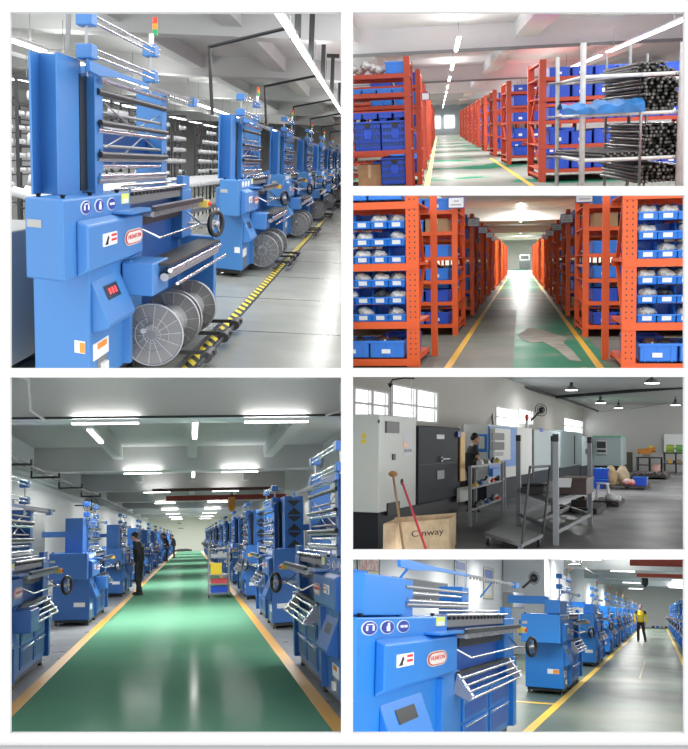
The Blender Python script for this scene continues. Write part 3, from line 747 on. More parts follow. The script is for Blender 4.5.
base = len(pts); tp.add([(p[0], p[1], rack_z[1] + .02) for p in pts[:n]] + pts[:n], [(i, i + 1, n + i + 1, n + i) for i in range(n - 1)], True)
single(tp.build('tarpaulin', mat('bright_blue_sheet', (.02, .22, .62), .45, noise=.5, nscale=5)), 'bright blue plastic sheet lying on the middle shelf of the white pipe rack', 'sheet')

# ================================================================ ROOM 3: orange racks with blue bins
ROOM = R3
white3 = mat('cream_plaster', (.84, .85, .82), .8, noise=.05, nscale=.5)
f3 = floor_mat('worn_dark_floor', (.21, .20, .17), (.14, .15, .12), .35, .4, .6, .45, spec=.03)
f3g = floor_mat('green_lane_paint', (.04, .20, .115), (.24, .23, .19), .4, .56, .66, .38, spec=.02)
ORR = mat('orange_rack_paint', (.72, .10, .015), .45)
slab('floor', -9, 9, 9, 150, -.1, 0, f3); slab('ceiling', -9, 9, 34, 150, 4.3, 4.5, white3)
slab('floor', -.95, 1.02, 30, 150, 0, .003, f3g); slab('floor', -.1, 1.25, 9, 30, 0, .003, f3g)
slab('wall_back', -9, 9, 150, 150.2, 0, 4.3, white3); slab('wall_left', -9.2, -9, 9, 150, 0, 4.3, white3); slab('wall_right', 9, 9.2, 9, 150, 0, 4.3, white3)
beams((56, 82, 112), -9, 9, 3.6, 4.3, 1.2, white3)
for i, y in enumerate((60, 90)): single(MB().bar((-8, 0, 0), (8, 0, 0), .06, .08).build('conduit_pipe', GREYM), ('thin grey pipe across the ceiling, nearer one over the orange racks', 'thin grey pipe across the ceiling, farther one over the orange racks')[i], 'pipe', None, (0, y, 3.5))
for k in range(8): lamp_tube((.05, 20 + k * 16, 4.15), (.05, 26 + k * 16, 4.15), 'strip light high over the orange rack aisle, %s from the front' % ORD[k], 'strip lights over the orange rack aisle', 330 if k < 5 else 1100, .14)
for k, x in enumerate((-1.0, 1.08)): single(MB().box(-.05, .05, 0, 120, 0, .006).build('floor_line', YEL), ('yellow floor line along the left orange racks', 'yellow floor line along the right orange racks')[k], 'floor line', None, (x, 11, 0))
single(MB().box(-.045, .045, 0, 2.6, 0, .005).build('floor_line', mat('worn_yellow', (.4, .27, .06), .5)), 'short worn yellow floor mark at the foot of the right orange racks', 'floor line', None, (.86, 11.4, 0))
single(MB().prism([(-.05, 4.2), (.12, 3.5), (.3, 3.8), (.5, 2.2), (.62, .4), (.78, .2), (.74, 2.0), (.66, 3.6), (.78, 4.6), (.6, 5.6), (.35, 7.0), (.1, 7.6), (-.02, 6.6), (-.14, 5.6)], 'z', 0.004, .008).build('floor_stain', mat('bare_concrete', (.33, .30, .24), .55, noise=.45, nscale=2.5)), 'patch of bare worn concrete on the green lane', 'stain', None, (.1, 14.6, 0))
t = thing('parked_machine', 'dark machine with frame standing at the far end of the orange rack aisle', 'machine', (0.0, 140, 0))
MB().box(-.1, 1.35, 0, 1, .1, 1.3).build('body', DARKM, t); MB().box(-.05, 1.3, -.05, 0, 1.3, 2.1).build('frame', GREYM, t); MB().box(.1, 1.15, -.08, -.05, 1.45, 1.95).build('screen', BLACK, t)
lv3 = [.02, .55, 1.37, 2.23]; lvf = [.15, .6, 1.03, 1.5, 2.0, 2.42]
g3 = 'orange racks along the green lane'
def aisle_sign(X, y, z, side, desc):
    t = thing('aisle_sign', desc, 'sign', (X, y, z), 0, 'aisle signs on the orange racks')
    MB().box(-.16, .16, 0, .03, -.11, .11).build('sign_frame', SIGNBLUE, t)
    f = MB().box(-.145, .145, -.004, 0, -.095, .095).build('sign_face', PAPER, t)
    for zz, ww in ((.03, .05), (-.04, .1)): MB().box(-ww, ww, -.006, -.004, zz - .012, zz + .012).build('print_line', mat('faded_print', (.45, .42, .5), .6), f)
for s in (-1, 1):
    sd = 'left' if s < 0 else 'right'
    ys = [14.1, 20.2, 27.6, 34.8, 42, 49.2, 56.4, 64, 72, 80, 89, 98] if s < 0 else [13.4, 19.5, 26.6, 33.8, 41, 48.2, 55.4, 63, 71, 79, 88, 97]
    for i, y in enumerate(ys):
        X = (-1.40 if s < 0 else 1.30) if i == 0 else (-1.23 if s < 0 else 1.17)
        rack('orange rack on the %s of the green lane, %s from the front' % (sd, ORD[i]), X, y, s, 1.75 if i == 0 else 2.9, 3.2, lv3 if i == 0 else lvf, 3.0 if i == 0 else 2.75, .18 if i == 0 else .11, .1 if i == 0 else .075, ORR, g3, True, .1 if i == 0 else None, .12 if i == 0 else 0, .1)
        if i:
            for li, z in enumerate(lvf[:6]):
                for k in range(2 if i < 6 else 1):
                    q = (i * 5 + li * 3 + k) % 7
                    if q == 3: carton('brown carton on the %s %s orange rack, %s shelf up, %s from the lane' % (ORD[i], sd, ORD[li], ORD[k]), (X + s * (.42 + .5 * k), y + .1, z + .075), group='cartons on the %s orange racks' % sd, w_=.45, d_=.9, h_=.26)
                    else: crate('blue bin on the %s %s orange rack, %s shelf up, %s from the lane' % (ORD[i], sd, ORD[li], ORD[k]), (X + s * (.42 + .5 * k), y + .08, z + .075), group='bins on the %s orange racks' % sd, w_=.46, d_=1.3, h_=.24, mm=q % 2, vent=0, lab=(q > 3) * 1)
                    if q > 3 and i < 5: lump('parts in blue bin, %s %s orange rack, %s shelf up, %s from lane' % (ORD[i], sd, ORD[li], ORD[k]), (X + s * (.42 + .5 * k), y + .3, z + .3), group='bags on the %s orange racks' % sd, s=.12, kind=q % 3)
        if i in (1, 2, 3, 4, 5): aisle_sign(X - s * .0, y - .3 if 1 else y, 2.62 - (.12 if i > 1 else 0), s, 'small white aisle sign on the %s %s orange rack' % (ORD[i], sd))
        if i in (1, 2): carton('brown carton on top of the %s %s orange rack' % (ORD[i], sd), (X + s * .55, y + .3, 2.5), group='cartons on top of the orange racks', w_=.5, d_=.8, h_=.45)
    # the nearest rack full of hopper bins
    X = -1.40 if s < 0 else 1.30; y = ys[0]
    for tier, (zb, nrow) in enumerate(((1.475, 3), (.655, 3))):
        for r in range(nrow):
            for k in range(5):
                x = X + s * (.18 + .135 + k * .243); z = zb + r * .245
                hopper_bin('small blue bin, nearest %s orange rack, %s tier, %s row up, %s from the lane' % (sd, ('upper', 'middle')[tier], ORD[r] if r else 'lowest', ORD[k]), (x, y + .02, z), group='small bins on the nearest %s orange rack' % sd, w_=.238, d_=.62, h_=.215, mm=0)
                if (k * 3 + r * 5 + tier) % 4: lump('bag in small bin, nearest %s orange rack, %s tier, %s row up, %s from lane' % (sd, ('upper', 'middle')[tier], ORD[r] if r else 'lowest', ORD[k]), (x + random.uniform(-.03, .03), y + .16, z + .11), group='bags in the small bins, %s side' % sd, s=random.choice((.105, .12, .13)), kind=(0, 0, 0, 1, 0)[(k + r * 2) % 5])
    for k in range(4):
        x = X + s * (.165 + .3 + k * .5)
        crate('wide blue bin at the bottom of the nearest %s orange rack, %s from the lane' % (sd, ORD[k]), (x, y + .0, .14), group='wide bins at the bottom, %s side' % sd, w_=.48, d_=.9, h_=.24, mm=0, vent=0, lab=1)
        for q in range(5): lump('metal part in bottom blue bin, %s side, %s from the lane, %s in it' % (sd, ORD[k], ORD[q]), (x - .16 + .08 * q, y + .15 + .1 * (q % 3), .33 + .03 * (q % 2)), group='parts in the wide bottom bins', s=(.07, .085)[q % 2], kind=(1, 2, 0)[q % 3])
        crate('blue bin at the top of the nearest %s orange rack, %s from the lane' % (sd, ORD[k]), (x, y + .0, 2.36), group='bins at the top, %s side' % sd, w_=.48, d_=.9, h_=.24, mm=0, vent=0, lab=0)
    for r in range(5): crate('dark blue bin inside the aisle end of the nearest %s orange rack, %s up' % (sd, ORD[r]), (X + s * .38, y + .85, (.14, .66, .98, 1.49, 1.85)[r]), group='rear bins of the nearest orange racks', w_=.5, d_=.7, h_=.27, mm=1, vent=0)
# ================================================================ people
SKIN = mat('skin', (.55, .33, .23), .5); HAIR = mat('black_hair', (.012, .01, .009), .5); SHOE = mat('black_shoe', (.02, .02, .022), .5)
def remesh(o, vx, sm=2):
    md = o.modifiers.new('remesh', 'REMESH'); md.mode = 'VOXEL'; md.voxel_size = vx; md.use_smooth_shade = True
    if sm: m2 = o.modifiers.new('smooth', 'SMOOTH'); m2.factor = .5; m2.iterations = sm
    return o
def person(label, loc, rz, shirt, trousers, pose, sleeve='long', shirt_name='shirt', yoke=None, hgt=1.72):
    """stands at loc facing its own +y; pose gives lean, head tilt and both arms and legs"""
    t = thing('person', label, 'person', loc, rz)
    k = hgt / 1.72
    V = lambda x, y, z: Vector((x * k, y * k, z * k))
    lean = pose.get('lean', 0); hd = pose.get('head', 0)
    hip = V(0, 0, .93); ch = V(0, lean * .5, 1.28); nk = V(0, lean, 1.46); hc = V(0, lean + .02 + hd * .07, 1.60 - hd * .02)
    b = MB(); b.ball(hip, .13 * k, 8, 14, (1.15, .8, .9)); b.cyl(hip, ch, .13 * k, 14, .145 * k); b.ball(ch, .15 * k, 8, 14, (1.1, .75, 1.1)); b.ball(nk - V(0, 0, .05), .1 * k, 8, 12, (1.6, .8, .8))
    b.cyl(nk - V(0, 0, .06), hc, .052 * k, 10); b.ball(hc, .095 * k, 10, 14, (.82, 1.0, 1.18))
    b.ball(hc + V(0, .095, -.02), .017 * k, 6, 8, (.8, 1.1, 1.2)); b.ball(hc + V(0, .06, -.08), .035 * k, 6, 8)
    for s in (-1, 1): b.ball(hc + V(s * .08, -.005, -.01), .02 * k, 6, 8, (.5, 1, 1.5))
    sh = MB(); sh.ball(hip + V(0, 0, .06), .15 * k, 8, 14, (1.15, .85, .9)); sh.cyl(hip + V(0, 0, -.02), ch, .15 * k, 14, .165 * k); sh.ball(ch, .165 * k, 8, 14, (1.12, .78, 1.1)); sh.ball(nk - V(0, 0, .07), .11 * k, 8, 12, (1.75, .9, .7))
    tr = MB(); tr.ball(hip, .15 * k, 8, 14, (1.15, .85, .8))
    so = MB(); first = True
    for s, key in ((-1, 'L'), (1, 'R')):
        S = nk + V(s * .18, 0, -.06); E = V(*pose[key + 'e']); Wr = V(*pose[key + 'w'])
        b.cyl(S, E, .048 * k, 10, .038 * k); b.ball(E, .038 * k); b.cyl(E, Wr, .038 * k, 10, .026 * k); b.ball(S, .055 * k)
        d = (Wr - E).normalized(); side = d.cross(Vector((0, 1, 0)) if abs(d.y) < .8 else Vector((1, 0, 0))).normalized(); nrm = side.cross(d)
        pc = Wr + d * .045 * k
        for q in (-1.2, -.4, .4, 1.2): b.cyl(Wr, pc + side * .017 * q * k + d * .03 * k, .014 * k, 8)
        for q, ln in zip((-1.35, -.45, .45, 1.35), (.055, .07, .075, .062)):
            p0 = pc + side * .018 * q * k + d * .03 * k; p1 = p0 + d * ln * .5 * k + nrm * .006 * k; p2 = p1 + d * ln * .4 * k + nrm * .025 * k
            b.cyl(p0, p1, .0095 * k, 7); b.cyl(p1, p2, .009 * k, 7, .0075 * k); b.ball(p2, .008 * k, 5, 7)
        th = Wr + d * .02 * k + side * .02 * k; b.cyl(th, th + d * .035 * k + side * .035 * k, .012 * k, 7); b.cyl(th + d * .035 * k + side * .035 * k, th + d * .065 * k + side * .04 * k, .010 * k, 7)
        sh.ball(S, .068 * k); 
        if sleeve == 'long': sh.cyl(S, E, .062 * k, 10, .052 * k); sh.ball(E, .052 * k); sh.cyl(E, Wr, .052 * k, 10, .042 * k)
        else: sh.cyl(S, S + (E - S) * .62, .064 * k, 10, .06 * k)
        H = hip + V(s * .085, 0, -.04); Kn = V(*pose.get(key + 'k', (s * .1, .03, .5))); A = V(*pose.get(key + 'a', (s * .11, 0, .09)))
        b.cyl(H, Kn, .08 * k, 10, .055 * k); b.cyl(Kn, A, .05 * k, 10, .036 * k)
        tr.cyl(H, Kn, .098 * k, 12, .074 * k); tr.ball(Kn, .074 * k); tr.cyl(Kn, A + V(0, 0, -.03), .074 * k, 12, .06 * k)
        f = MB(); f.ball(A + V(0, .05, -.045), .055 * k, 8, 12, (.8, 2.2, .75)); f.box(A.x - .042 * k, A.x + .042 * k, A.y - .07 * k, A.y + .17 * k, A.z - .09 * k, A.z - .06 * k)
        f.build('shoe', SHOE, t)
    remesh(b.build('body', SKIN, t), .009 * k, 1)
    remesh(sh.build(shirt_name, shirt, t), .016, 3)
    remesh(tr.build('trousers', trousers, t), .016, 3)
    if yoke: 
        for s, key in ((-1, 'L'), (1, 'R')):
            y_ = MB(); S = nk + V(s * .18, 0, -.055); y_.ball(S, .082 * k, 8, 12, (1, 1, .95)); y_.cyl(S, S + (V(*pose[key + 'e']) - S) * .45, .078 * k, 10, .066 * k); y_.build('shoulder_panel', yoke, t)
    h = MB(); h.ball(hc + V(0, -.018, .03), .1 * k, 10, 14, (.86, .98, 1.02)); o = h.build('hair', HAIR, t)
    e = MB()
    for s in (-1, 1): e.ball(hc + V(s * .033, .083, .005), .011 * k, 6, 8)
    e.build('eyes', BLACK, t)
    MB().box(-.022 * k + hc.x, .022 * k + hc.x, hc.y + .083 * k, hc.y + .09 * k, hc.z - .062 * k, hc.z - .055 * k).build('mouth', mat('lips', (.4, .14, .12), .5), t)
    return t

# ================================================================ ROOM 4: green aisle between two rows of machines
ROOM = R4
cei4 = mat('grey_plaster', (.58, .59, .58), .8, noise=.06, nscale=.5)
wal4 = mat('pale_wall', (.66, .68, .66), .7)
f4 = floor_mat('grey_floor_paint', (.30, .31, .32), (.25, .26, .27), 1.0, .4, .6, .3)
f4g = floor_mat('glossy_green_floor', (.10, .25, .16), (.12, .28, .185), .35, .35, .7, .13, rnoise=.06, bump=.02, gloss=.035)
slab('floor', -5.5, 5.5, 6, 121, -.1, 0, f4); slab('floor', -1.55, 1.08, 6, 119, 0, .005, f4g)
for k, x in enumerate((-1.61, 1.14)): single(MB().box(-.065, .065, 0, 112, 0, .007).build('floor_line', mat('floor_yellow', (.72, .36, .02), .4)), ('yellow line along the left machines of the green aisle', 'yellow line along the right machines of the green aisle')[k], 'floor line', None, (x, 6, 0))
slab('ceiling', -7, 7, 16.5, 121, 4.5, 4.7, cei4)
slab('wall_back', -7, 7, 121, 121.2, 0, 4.5, mat('cream_back_wall', (.78, .79, .70), .7)); 
tilew = mat('white_wall_tiles', (.86, .88, .89), .4)
slab('wall_left', -5.2, -5.0, 6, 121, 0, 4.5, tilew); slab('wall_right', 4.4, 4.6, 6, 121, 0, 4.5, wal4)
beams((18.8, 33.4, 47.5, 62, 76, 90, 105), -7, 7, 3.72, 4.5, .9, cei4)
n_ = 0
for i, x in enumerate((-2.5, -.1, 2.4)): slab('trim_%d' % (i + 1), x, x + .3, 19.7, 121, 4.1, 4.5, cei4)
slab('trim_4', -5, -4.75, 17, 121, 3.45, 3.62, wal4)
gl = 'strip lights across the green aisle'
for r_, y in enumerate((18.75, 33.3, 47.2, 62, 76, 89, 103, 114)):
    for s_ in (0, 1):
        x = (-1.55, 1.6)[s_]
        lamp_tube((x - .6, y, 3.62), (x + .6, y, 3.62), 'bright strip light across the green aisle, %s row, %s side' % (ORD[r_], ('left', 'right')[s_]), gl, 70 if r_ < 5 else 140, .09)
for i, (x, y0_, y1_) in enumerate(((-1.98, 20.2, 22.9), (.085, 19.2, 22.2), (.085, 33.8, 36.5))):
    lamp_tube((x, y0_, 3.66), (x, y1_, 3.66), ('short strip light pointing down the hall beside the left front lamp', 'short strip light pointing down the hall over the middle of the green aisle', 'small strip light pointing down the hall, farther along the middle')[i], None, 60, .11)
for i, y in enumerate((18.7,)): single(MB().bar((-5, 0, 0), (4.4, 0, .02), .05, .04).build('cable_tray', DARKM), 'dark cable rail carrying the front strip lights of the green aisle', 'cable rail', None, (0, y, 3.72))
single(MB().bar((-1.1, 0, 0), (4.3, 0, 0), .25, .22).build('crane_beam', mat('crane_red', (.30, .035, .02), .5)), 'dark red crane beam crossing under the ceiling over the green aisle', 'crane beam', None, (0, 46, 3.28))
single(MB().bar((-1.6, 0, 0), (3.6, 0, 0), .12, .12).build('crane_rail', mat('crane_brown', (.12, .04, .03), .5)), 'thin brown rail above the dark red crane beam', 'crane beam', None, (0, 43, 3.52))
t = thing('chain_hoist', 'orange chain hoist hanging from the red crane beam near the cart', 'hoist', (1.75, 43.8, 2.35))
MB().box(-.15, .15, -.1, .1, .45, .85).ball((0, 0, .4), .16).build('hoist_body', mat('hoist_orange', (.8, .32, .03), .45), t, .02)
MB().tube([(0, 0, .85), (0, 0, 1.0)], .02).torus((0, 0, 1.0), (0, 1, 0), .05, .015).build('top_hook', DARKM, t)
MB().tube([(0, 0, .3), (-.08, 0, -.15), (-.22, 0, -.5)], .05).build('chain', mat('hoist_yellow', (.8, .5, .1), .45), t); MB().torus((-.25, 0, -.6), (0, 1, 0), .08, .025).build('hook', mat('hoist_orange', (0, 0, 0)), t)
g4 = 'blue machines along the green aisle'
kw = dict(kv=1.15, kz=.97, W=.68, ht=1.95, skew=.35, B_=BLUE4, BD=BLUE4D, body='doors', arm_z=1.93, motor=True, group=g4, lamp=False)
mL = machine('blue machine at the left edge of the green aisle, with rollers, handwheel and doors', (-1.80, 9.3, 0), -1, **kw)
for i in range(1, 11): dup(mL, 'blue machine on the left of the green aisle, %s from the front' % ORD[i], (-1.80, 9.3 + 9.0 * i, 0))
kw['motor'] = None
kw['ht'] = 2.18; kw['arm_z'] = 2.05; kw['grille'] = True
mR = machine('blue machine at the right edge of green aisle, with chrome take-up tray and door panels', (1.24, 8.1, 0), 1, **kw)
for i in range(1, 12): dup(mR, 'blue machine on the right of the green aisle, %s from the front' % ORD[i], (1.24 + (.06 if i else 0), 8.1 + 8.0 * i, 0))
DK = mat('black_workwear', (.016, .017, .02), .7); NV = mat('navy_workwear', (.015, .03, .09), .7)
person('person in black workwear standing at the left machines, looking down', (-1.40, 28.4, 0), PI / 2 - .3, DK, mat('black_trousers', (.014, .014, .016), .7), dict(lean=.07, head=.9, Le=(-.25, -.06, 1.12), Lw=(-.2, .05, .88), Re=(.26, .06, 1.13), Rw=(.2, .22, .93), La=(-.12, -.08, .09), Ra=(.13, .08, .09)))
person('person in blue workwear leaning over a far machine on the left, nearer of the pair', (-1.62, 70, 0), PI / 2, NV, NV, dict(lean=.14, head=.6, Le=(-.24, .12, 1.15), Lw=(-.18, .36, 1.08), Re=(.24, .12, 1.15), Rw=(.18, .36, 1.08)), hgt=1.85)
person('person in dark clothes behind the one in blue by the far left machines', (-1.30, 80, 0), PI / 2, DK, DK, dict(lean=.1, head=.4, Le=(-.24, .05, 1.15), Lw=(-.18, .25, 1.0), Re=(.24, .05, 1.15), Rw=(.18, .25, 1.0)), hgt=1.8)
t = thing('tool_cart', 'steel cart with yellow box, red tray and blue crate beside the right machines', 'cart', (.69, 25.7, 0))
for x in (-.25, .25):
    for y in (0, .8): MB().bar((x, y, .08), (x, y, 1.3), .035).build('post', GREYM, t)
for x in (-.25, .25):
    for y in (0, .8): MB().cyl((x - .015, y, .04), (x + .015, y, .04), .04, 12).build('caster', BLACK, t)
for z in (.1, .33, .55, .98, 1.2): MB().box(-.26, .26, -.01, .81, z, z + .025).build('shelf', GREYM, t)
single(MB().box(-.17, .1, 0, .4, 0, .26).box(-.18, .11, -.01, .41, .24, .28).build('storage_box', YELB), 'yellow box on the middle shelf of the steel cart', 'box', None, (.66, 25.75, .58))
single(MB().box(-.2, .2, 0, .5, 0, .1).box(-.21, .21, -.01, .51, .09, .11).build('tray', mat('pink_red_tray', (.6, .06, .08), .5)), 'red tray under the yellow box of the steel cart', 'tray', None, (.69, 25.75, .36))
single(MB().box(-.2, .2, 0, .5, 0, .15).box(-.21, .21, -.01, .51, .14, .165).build('tray', BINB2), 'dark blue crate on the bottom shelf of the steel cart', 'crate', None, (.69, 25.75, .13))
single(MB().box(-.2, .2, 0, .5, 0, .08).box(-.02, .1, .1, .3, .08, .14).build('parts_tray', STEEL), 'steel parts tray on the top shelf of the steel cart', 'tray', None, (.69, 25.75, 1.005))
for i, (x, y, lab) in enumerate(((-4.2, 44, 'black wall fan over the left machines of the green aisle'), (3.4, 26, 'black wall fan on the right wall beside the window'))):
    t = thing('wall_fan', lab, 'fan', (x, y, 3.0 if i == 0 else 2.6))
    s_ = 1 if i == 0 else .72
    c = MB(); [c.torus((0, 0, 0), (.3, -1, 0), r * s_, .008 * s_ if r < .3 else .014, 26, 5) for r in (.08, .16, .24, .32)]
    for k in range(12): a = 2 * PI * k / 12; c.bar((0, -.03, 0), (math.cos(a) * .31 * s_, .3 * math.cos(a) * .31 * s_, math.sin(a) * .31 * s_), .008)
    c.build('cage', BLACK, t)
    for k in range(4):
        a = 2 * PI * k / 4; MB().hexa([(0, .02, -.03), (0, .03, .03), (.22 * s_ * math.cos(a) - .05 * math.sin(a), .03, .22 * s_ * math.sin(a) + .05 * math.cos(a)), (.22 * s_ * math.cos(a) + .05 * math.sin(a), .02, .22 * s_ * math.sin(a) - .05 * math.cos(a)), (0, .03, -.03), (0, .04, .03), (.22 * s_ * math.cos(a) - .05 * math.sin(a), .04, .22 * s_ * math.sin(a) + .05 * math.cos(a)), (.22 * s_ * math.cos(a) + .05 * math.sin(a), .03, .22 * s_ * math.sin(a) - .05 * math.cos(a))]).build('blade', BLACK, t)
    MB().cyl((0, .02, 0), (0, .2, 0), .06, 12).bar((0, .15, 0), (-.7 if i == 0 else .9, .3, .0), .05).build('motor_arm', DARKM, t)
yy = R4.P(305, 520, x=4.38).y; y2 = R4.P(325, 520, x=4.38).y
o = MB().box(4.34, 4.4, y2, yy, 1.1, 2.75).build('window_1', mat('grey_window', (.25, .26, .26), .25)); struct(o)
for yq in (y2, (y2 + yy) / 2, yy): MB().box(4.32, 4.35, yq - .08, yq + .08, 1.1, 2.75).build('window_frame', WHITE, o, keep=True)
y2 = R4.P(24, 520, x=-4.98).y; yy = R4.P(45, 520, x=-4.98).y
o = MB().box(-5.0, -4.97, y2, yy, 1.0, R4.P(35, 514, x=-4.98).z).build('window_2', mat('grey_window', (0, 0, 0))); struct(o)
m = MB(); x = -4.6
for i, y in enumerate((14, 20, 24, 29, 35, 42)):
    single(MB().tube([(-.5, 0, .3), (-.5, 0, 0), (.25, 0, 0), (.25, 0, .12)], .03, 6).build('pipe_bracket', BLACK), 'black bracket under the ceiling of the left wall, %s from the front' % ORD[i], 'bracket', 'black brackets along the left wall', (-3.9, y, 3.28))
single(MB().bar((0, 8, 0), (0, 70, 0), .05).bar((-.4, 8, .1), (-.4, 70, .1), .04).build('pipe', GREYM), 'long grey pipe run high along the left wall of the green aisle', 'pipe', None, (-3.9, 0, 3.36))
single(MB().tube([(-.5, 0, .75), (.0, 0, .55), (.05, 0, -.0), (.3, .0, -.18)], .025, 6).build('cable', WHITE), 'white cable hanging down the front beam at the upper left', 'cable', None, (-2.9, 18.5, 3.85))
single(MB().tube([(.2, 0, .75), (.1, 0, .5), (.1, 0, .0), (-.2, .0, -.1)], .02, 6).build('cable', WHITE), 'white cable hanging down the front beam at the upper right', 'cable', None, (2.7, 18.5, 3.8))
single(MB().bar((0, 0, 0), (.4, 8, 0), .04).box(.0, .18, 3.6, 4.6, .01, .1).build('lance', DARKM), 'dark slanting rail over the machine at the left edge', 'rail', None, (-3.15, 13.2, 2.12))
single(MB().box(0, .5, 0, .02, 0, .1).build('wall_switch', GREYM), 'small dark plate on the far cream wall, upper', 'plate', 'plates on the far cream wall', (-.9, 120.9, 3.1) if 0 else (-1.6, 120.95, 3.2))
single(MB().box(0, .6, 0, .02, 0, .1).build('wall_switch', GREYM), 'small dark plate on the far cream wall, lower', 'plate', 'plates on the far cream wall', (-1.5, 120.95, 2.6))
single(MB().box(-1, 1, 0, .6, 0, .22).prism([(-.8, .22), (.9, .22), (.5, .3), (-.4, .3)], 'y', .1, .5).build('floor_clutter', DARKM), 'low dark heap of covers on the floor at the far cream wall', 'heap', None, (-.9, 117, 0))

# ================================================================ ROOM 6: bright hall with blue machines and yellow lines
ROOM = R6
cei6 = mat('grey_ceiling_six', (.62, .64, .63), .8); wal6 = mat('white_wall_six', (.80, .82, .82), .7)
f6 = floor_mat('worn_grey_green_floor', (.125, .14, .11), (.11, .17, .125), .35, .4, .62, .35)
slab('floor', -6, 4, 8, 111, -.1, 0, f6)
slab('ceiling', -6, 4, 10, 111, 4.5, 4.7, cei6); slab('wall_back', -6, 4, 111, 111.2, 0, 4.5, wal6)
slab('wall_left', -5.2, -5.0, 5, 111, 0, 4.5, wal6); slab('wall_right', 3.5, 3.7, 8, 111, 0, 4.5, wal6)
beams((42, 58, 74, 90), -5, 3.5, 3.72, 4.5, .9, cei6)
for i, (x, L_) in enumerate(((-1.60, 100), (.68, 100))): single(MB().box(-.06, .06, 0, L_, 0, .005).build('floor_line', mat('line_yellow', (.80, .50, .02), .4)), ('bright yellow line along the left machines of the bright hall', 'bright yellow line at the foot of the right machines of the bright hall')[i], 'floor line', None, (x, 9, 0))
single(MB().box(-.9, 0, -.09, .09, 0, .005).build('floor_line', mat('line_yellow', (0, 0, 0))), 'short yellow cross line on the floor in front of the second blue machine', 'floor line', None, (-1.66, 17.2, 0))
single(MB().box(-.02, .02, 0, 9, 0, .005).build('floor_mark', mat('faded_yellow', (.5, .48, .3), .5)), 'faded yellow dash in the middle of the bright hall floor', 'floor line', None, (-.47, 25, 0))
for i, (x, y) in enumerate(((-1.8, 57), (-1.9, 79), (-2.0, 99), (1.5, 70), (1.5, 90))):
    lamp_tube((x - .62, y, 3.62), (x + .62, y, 3.62), 'strip light across the bright hall, %s' % ('left nearest', 'left second', 'left farthest', 'right nearer', 'right farther')[i], 'strip lights across the bright hall', (260, 420, 600, 420, 600)[i], .16)
for i, y in enumerate((13, 16, 20, 24, 29, 35, 44, 52)):  # added lamps, unseen behind the white wall, to brighten the hall's front
    zl = min(4.3, R6.P(500, 557.5, y=y).z)
    lamp_tube((-3.9, y, zl), (-2.7, y, zl), 'added unseen strip light over the left machines of the bright hall, %s' % ORD[i], 'added lights over the left machines of the bright hall', (30, 40, 55, 70, 90, 120, 150, 150)[i], .07)
    if i in (1, 3, 5): lamp_tube((-1.2, y, R6.P(640, 557.5, y=y).z), (0, y, R6.P(640, 557.5, y=y).z), 'added unseen strip light over the front aisle of the bright hall, %s' % ORD[i // 2], 'added lights over the front aisle of the bright hall', 70, .07)
single(MB().bar((-1.1, 0, 0), (3.4, 0, 0), .25, .34).build('crane_beam', mat('crane_red_six', (.36, .06, .035), .5)), 'red crane beam crossing under the ceiling of the bright hall', 'crane beam', None, (0, 44, 3.55))
single(MB().bar((-.9, 0, 0), (3.4, 0, 0), .2, .16).build('crane_beam', mat('crane_red_six', (0, 0, 0))), 'lower red crane rail behind the red crane beam', 'crane beam', None, (0, 47, 3.1))
t = thing('hoist_motor', 'dark hoist hanging below the red crane beam', 'hoist', (-.55, 47, 2.68)); MB().box(-.14, .14, -.2, .2, 0, .3).build('body', BLACK, t, .03); MB().cyl((0, 0, -.1), (0, 0, 0), .07, 10).build('chain_box', DARKM, t)
g6 = 'blue machines along the yellow line'
machine('big blue machine in front with three round blue safety signs and oval maker plate', (-1.75, 6.0, 0), -1, 1.95, 1.055, .62, 1.62, .1, BLUE6, BLUE6D, 'doors', rails=False, arm_z=1.71, group=g6, lamp=False,
        tv=(.1, .66), fv=(.78, 2.05), sv=(.14, .37, .60), pv=(.84, 1.24), wv=(.37, .62), cv=(.30, .92), ped0=-.1)
m6 = machine('second blue machine from the front, fully in view beside the yellow line', (-1.66, 18.4, 0), -1, 1.32, 1.055, .7, 1.6, .2, BLUE6, BLUE6D, 'doors', rails=True, arm_z=1.74, group=g6)
for i in range(9): dup(m6, 'blue machine left of the yellow line, %s from the front' % ORD[i + 2], (-1.68 - .02 * i, 28.6 + 8.3 * i, 0))
m7 = machine('nearest blue machine at the right edge behind the right yellow line', (.88, 27, 0), 1, 1.32, 1.055, .7, 2.1, .2, BLUE6, BLUE6D, 'doors', rails=False, arm_z=1.9, group='blue machines at the right edge', lamp=False)
for i in range(8): dup(m7, 'blue machine behind the right yellow line, %s from the front' % ORD[i + 1], (.88, 35.5 + 8.5 * i, 0))
YJ = mat('yellow_jacket', (.85, .62, .02), .6)
person('person in a yellow jacket with dark shoulders walking down the bright hall', (-.93, 56.5, 0), PI - .1, YJ, mat('dark_brown_trousers', (.03, .02, .02), .7), dict(lean=.0, head=.1, Le=(-.28, .0, 1.14), Lw=(-.25, .1, .9), Re=(.28, .0, 1.14), Rw=(.26, .08, .9), Lk=(-.13, .06, .5), La=(-.2, .0, .09), Rk=(.12, .1, .5), Ra=(.12, .12, .09)), yoke=mat('dark_jacket_panel', (.03, .025, .03), .6), hgt=1.88)
